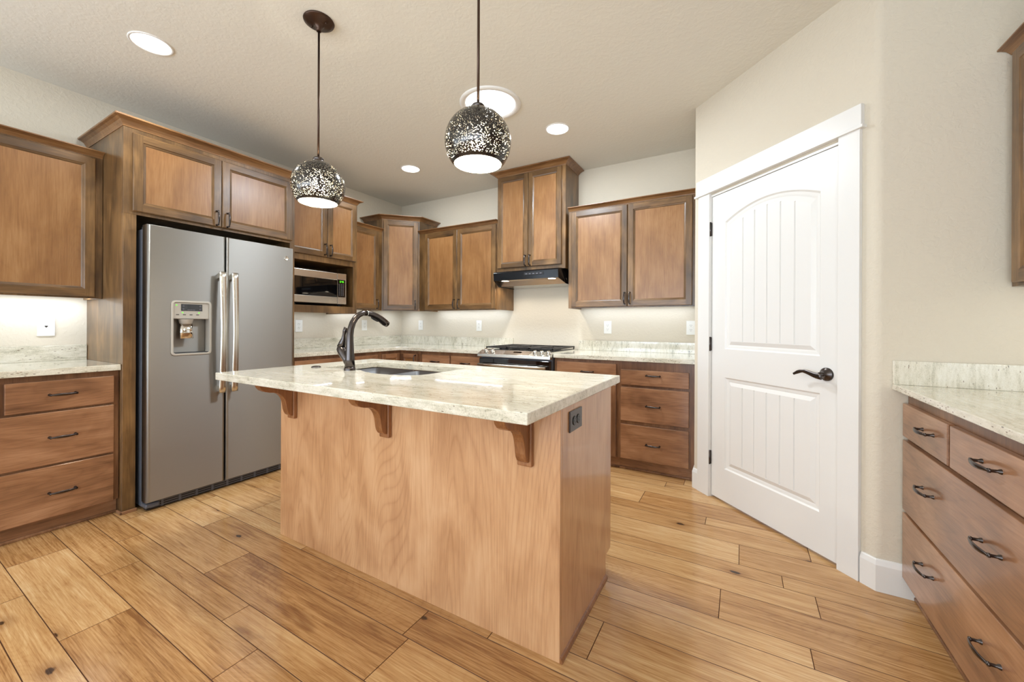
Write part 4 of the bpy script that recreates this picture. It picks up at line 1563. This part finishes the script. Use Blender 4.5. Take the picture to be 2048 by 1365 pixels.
def can_light(x, y, label):
    t = thing('recessed_light', label, 'ceiling light', (x, y, CH), 0, 'recessed ceiling lights')
    MB().lathe([(0.098, 0.0), (0.098, -0.003), (0.095, -0.005), (0.088, -0.005), (0.085, -0.001)], (0, 0, 0), 40).done('trim_ring', M['white'], t)
    MB().lathe([(0.0848, -0.002), (0.02, -0.0015)], (0, 0, 0), 40, cap1=True).done('lamp', M['can_glow'], t)
    area('can lamp', (0, 0, -0.012), (0, 0, 0), 0.11, 0.11, 12, (0.9, 0.96, 0.98), t)
    return t


can_light(1.050, -2.925, 'recessed ceiling light nearest the refrigerator, left of the first pendant')
can_light(1.030, -0.890, 'recessed ceiling light above the back corner, between the two pendant lamps')
can_light(2.640, -0.915, 'recessed ceiling light in front of the tall range hood cabinet')
t = thing('daylight_tube', 'large round glowing ceiling diffuser behind the right pendant lamp', 'skylight', (2.372, -1.481, CH), 0)
MB().lathe([(0.216, 0.0), (0.216, -0.006), (0.206, -0.012), (0.186, -0.012), (0.176, -0.004)], (0, 0, 0), 56).done('trim_ring', M['white'], t)
MB().lathe([(0.175, -0.004), (0.10, -0.012), (0.03, -0.016)], (0, 0, 0), 56, cap1=True).done('lens', M['tube_glow'], t)
area('daylight tube', (0, 0, -0.03), (0, 0, 0), 0.26, 0.26, 40, (0.86, 0.97, 1.08), t)

# pendants


def pendant(x, y, label):
    t = thing('pendant_lamp', label, 'pendant lamp', (x, y, CH), 0, 'pierced globe pendants')
    MB().lathe([(0.072, 0.0), (0.074, -0.004), (0.072, -0.009), (0.060, -0.014), (0.056, -0.018), (0.030, -0.022), (0.020, -0.030), (0.013, -0.046), (0.011, -0.056)], (0, 0, 0), 40, cap1=True).done('canopy', M['pend_bronze'], t)
    cn = [c for c in t.children if c.name.startswith('canopy')][0]
    for s_ in (-1, 1):
        MB().lathe([(0.005, -0.017), (0.005, -0.022), (0.003, -0.025)], (s_ * 0.042, s_ * 0.012, 0), 10, cap1=True).done('screw', M['pend_bronze'], cn)
    zc = 1.876 - CH
    MB().tube([(0, 0, -0.05), (0, 0, zc + 0.14)], 0.0052, 12).done('rod', M['pend_bronze'], t)
    MB().lathe([(0.008, zc + 0.152), (0.022, zc + 0.146), (0.027, zc + 0.140), (0.024, zc + 0.136), (0.024, zc + 0.130), (0.027, zc + 0.127), (0.024, zc + 0.123), (0.028, zc + 0.114), (0.030, zc + 0.108)], (0, 0, 0), 28, cap0=True).done('socket', M['bronze'], t)
    R = 0.1285
    zo = -0.088

    def sph(Rr, top=0.112):
        a0 = math.asin(zo / R)
        a1 = math.asin(top / R)
        return [(Rr * math.cos(a0 + (a1 - a0) * k / 24), Rr * math.sin(a0 + (a1 - a0) * k / 24)) for k in range(25)]
    # shade mesh has its own origin at the globe centre
    m = MB()
    m.lathe(sph(R), (0, 0, 0), 64, 0)
    m.lathe(sph(R - 0.003), (0, 0, 0), 64, 1)
    a0 = math.asin(zo / R)
    m.lathe([(R * math.cos(a0), R * math.sin(a0)), ((R - 0.003) * math.cos(a0), (R - 0.003) * math.sin(a0))], (0, 0, 0), 64, 0)
    m.done('lamp_shade', [M['shade_out'], M['shade_in']], t, loc=(0, 0, zc), normals=False)
    MB().lathe([(0.001, -0.045), (0.018, -0.040), (0.029, -0.022), (0.030, 0.0), (0.024, 0.025), (0.015, 0.045), (0.013, 0.07)], (0, 0, zc + 0.012), 24, cap0=True).done('bulb', M['bulb'], t)
    l = bpy.data.lights.new('pendant bulb', 'POINT')
    l.energy = 20
    l.color = (1.0, 0.9, 0.74)
    l.shadow_soft_size = 0.03
    lo = bpy.data.objects.new('pendant bulb', l)
    COL.objects.link(lo)
    lo.parent = t
    lo.location = (0, 0, zc - 0.045)
    return t


pendant(2.022, -2.563, 'pierced globe pendant lamp over the left end of the island')
pendant(3.024, -2.563, 'pierced globe pendant lamp over the right end of the island, before the round diffuser')
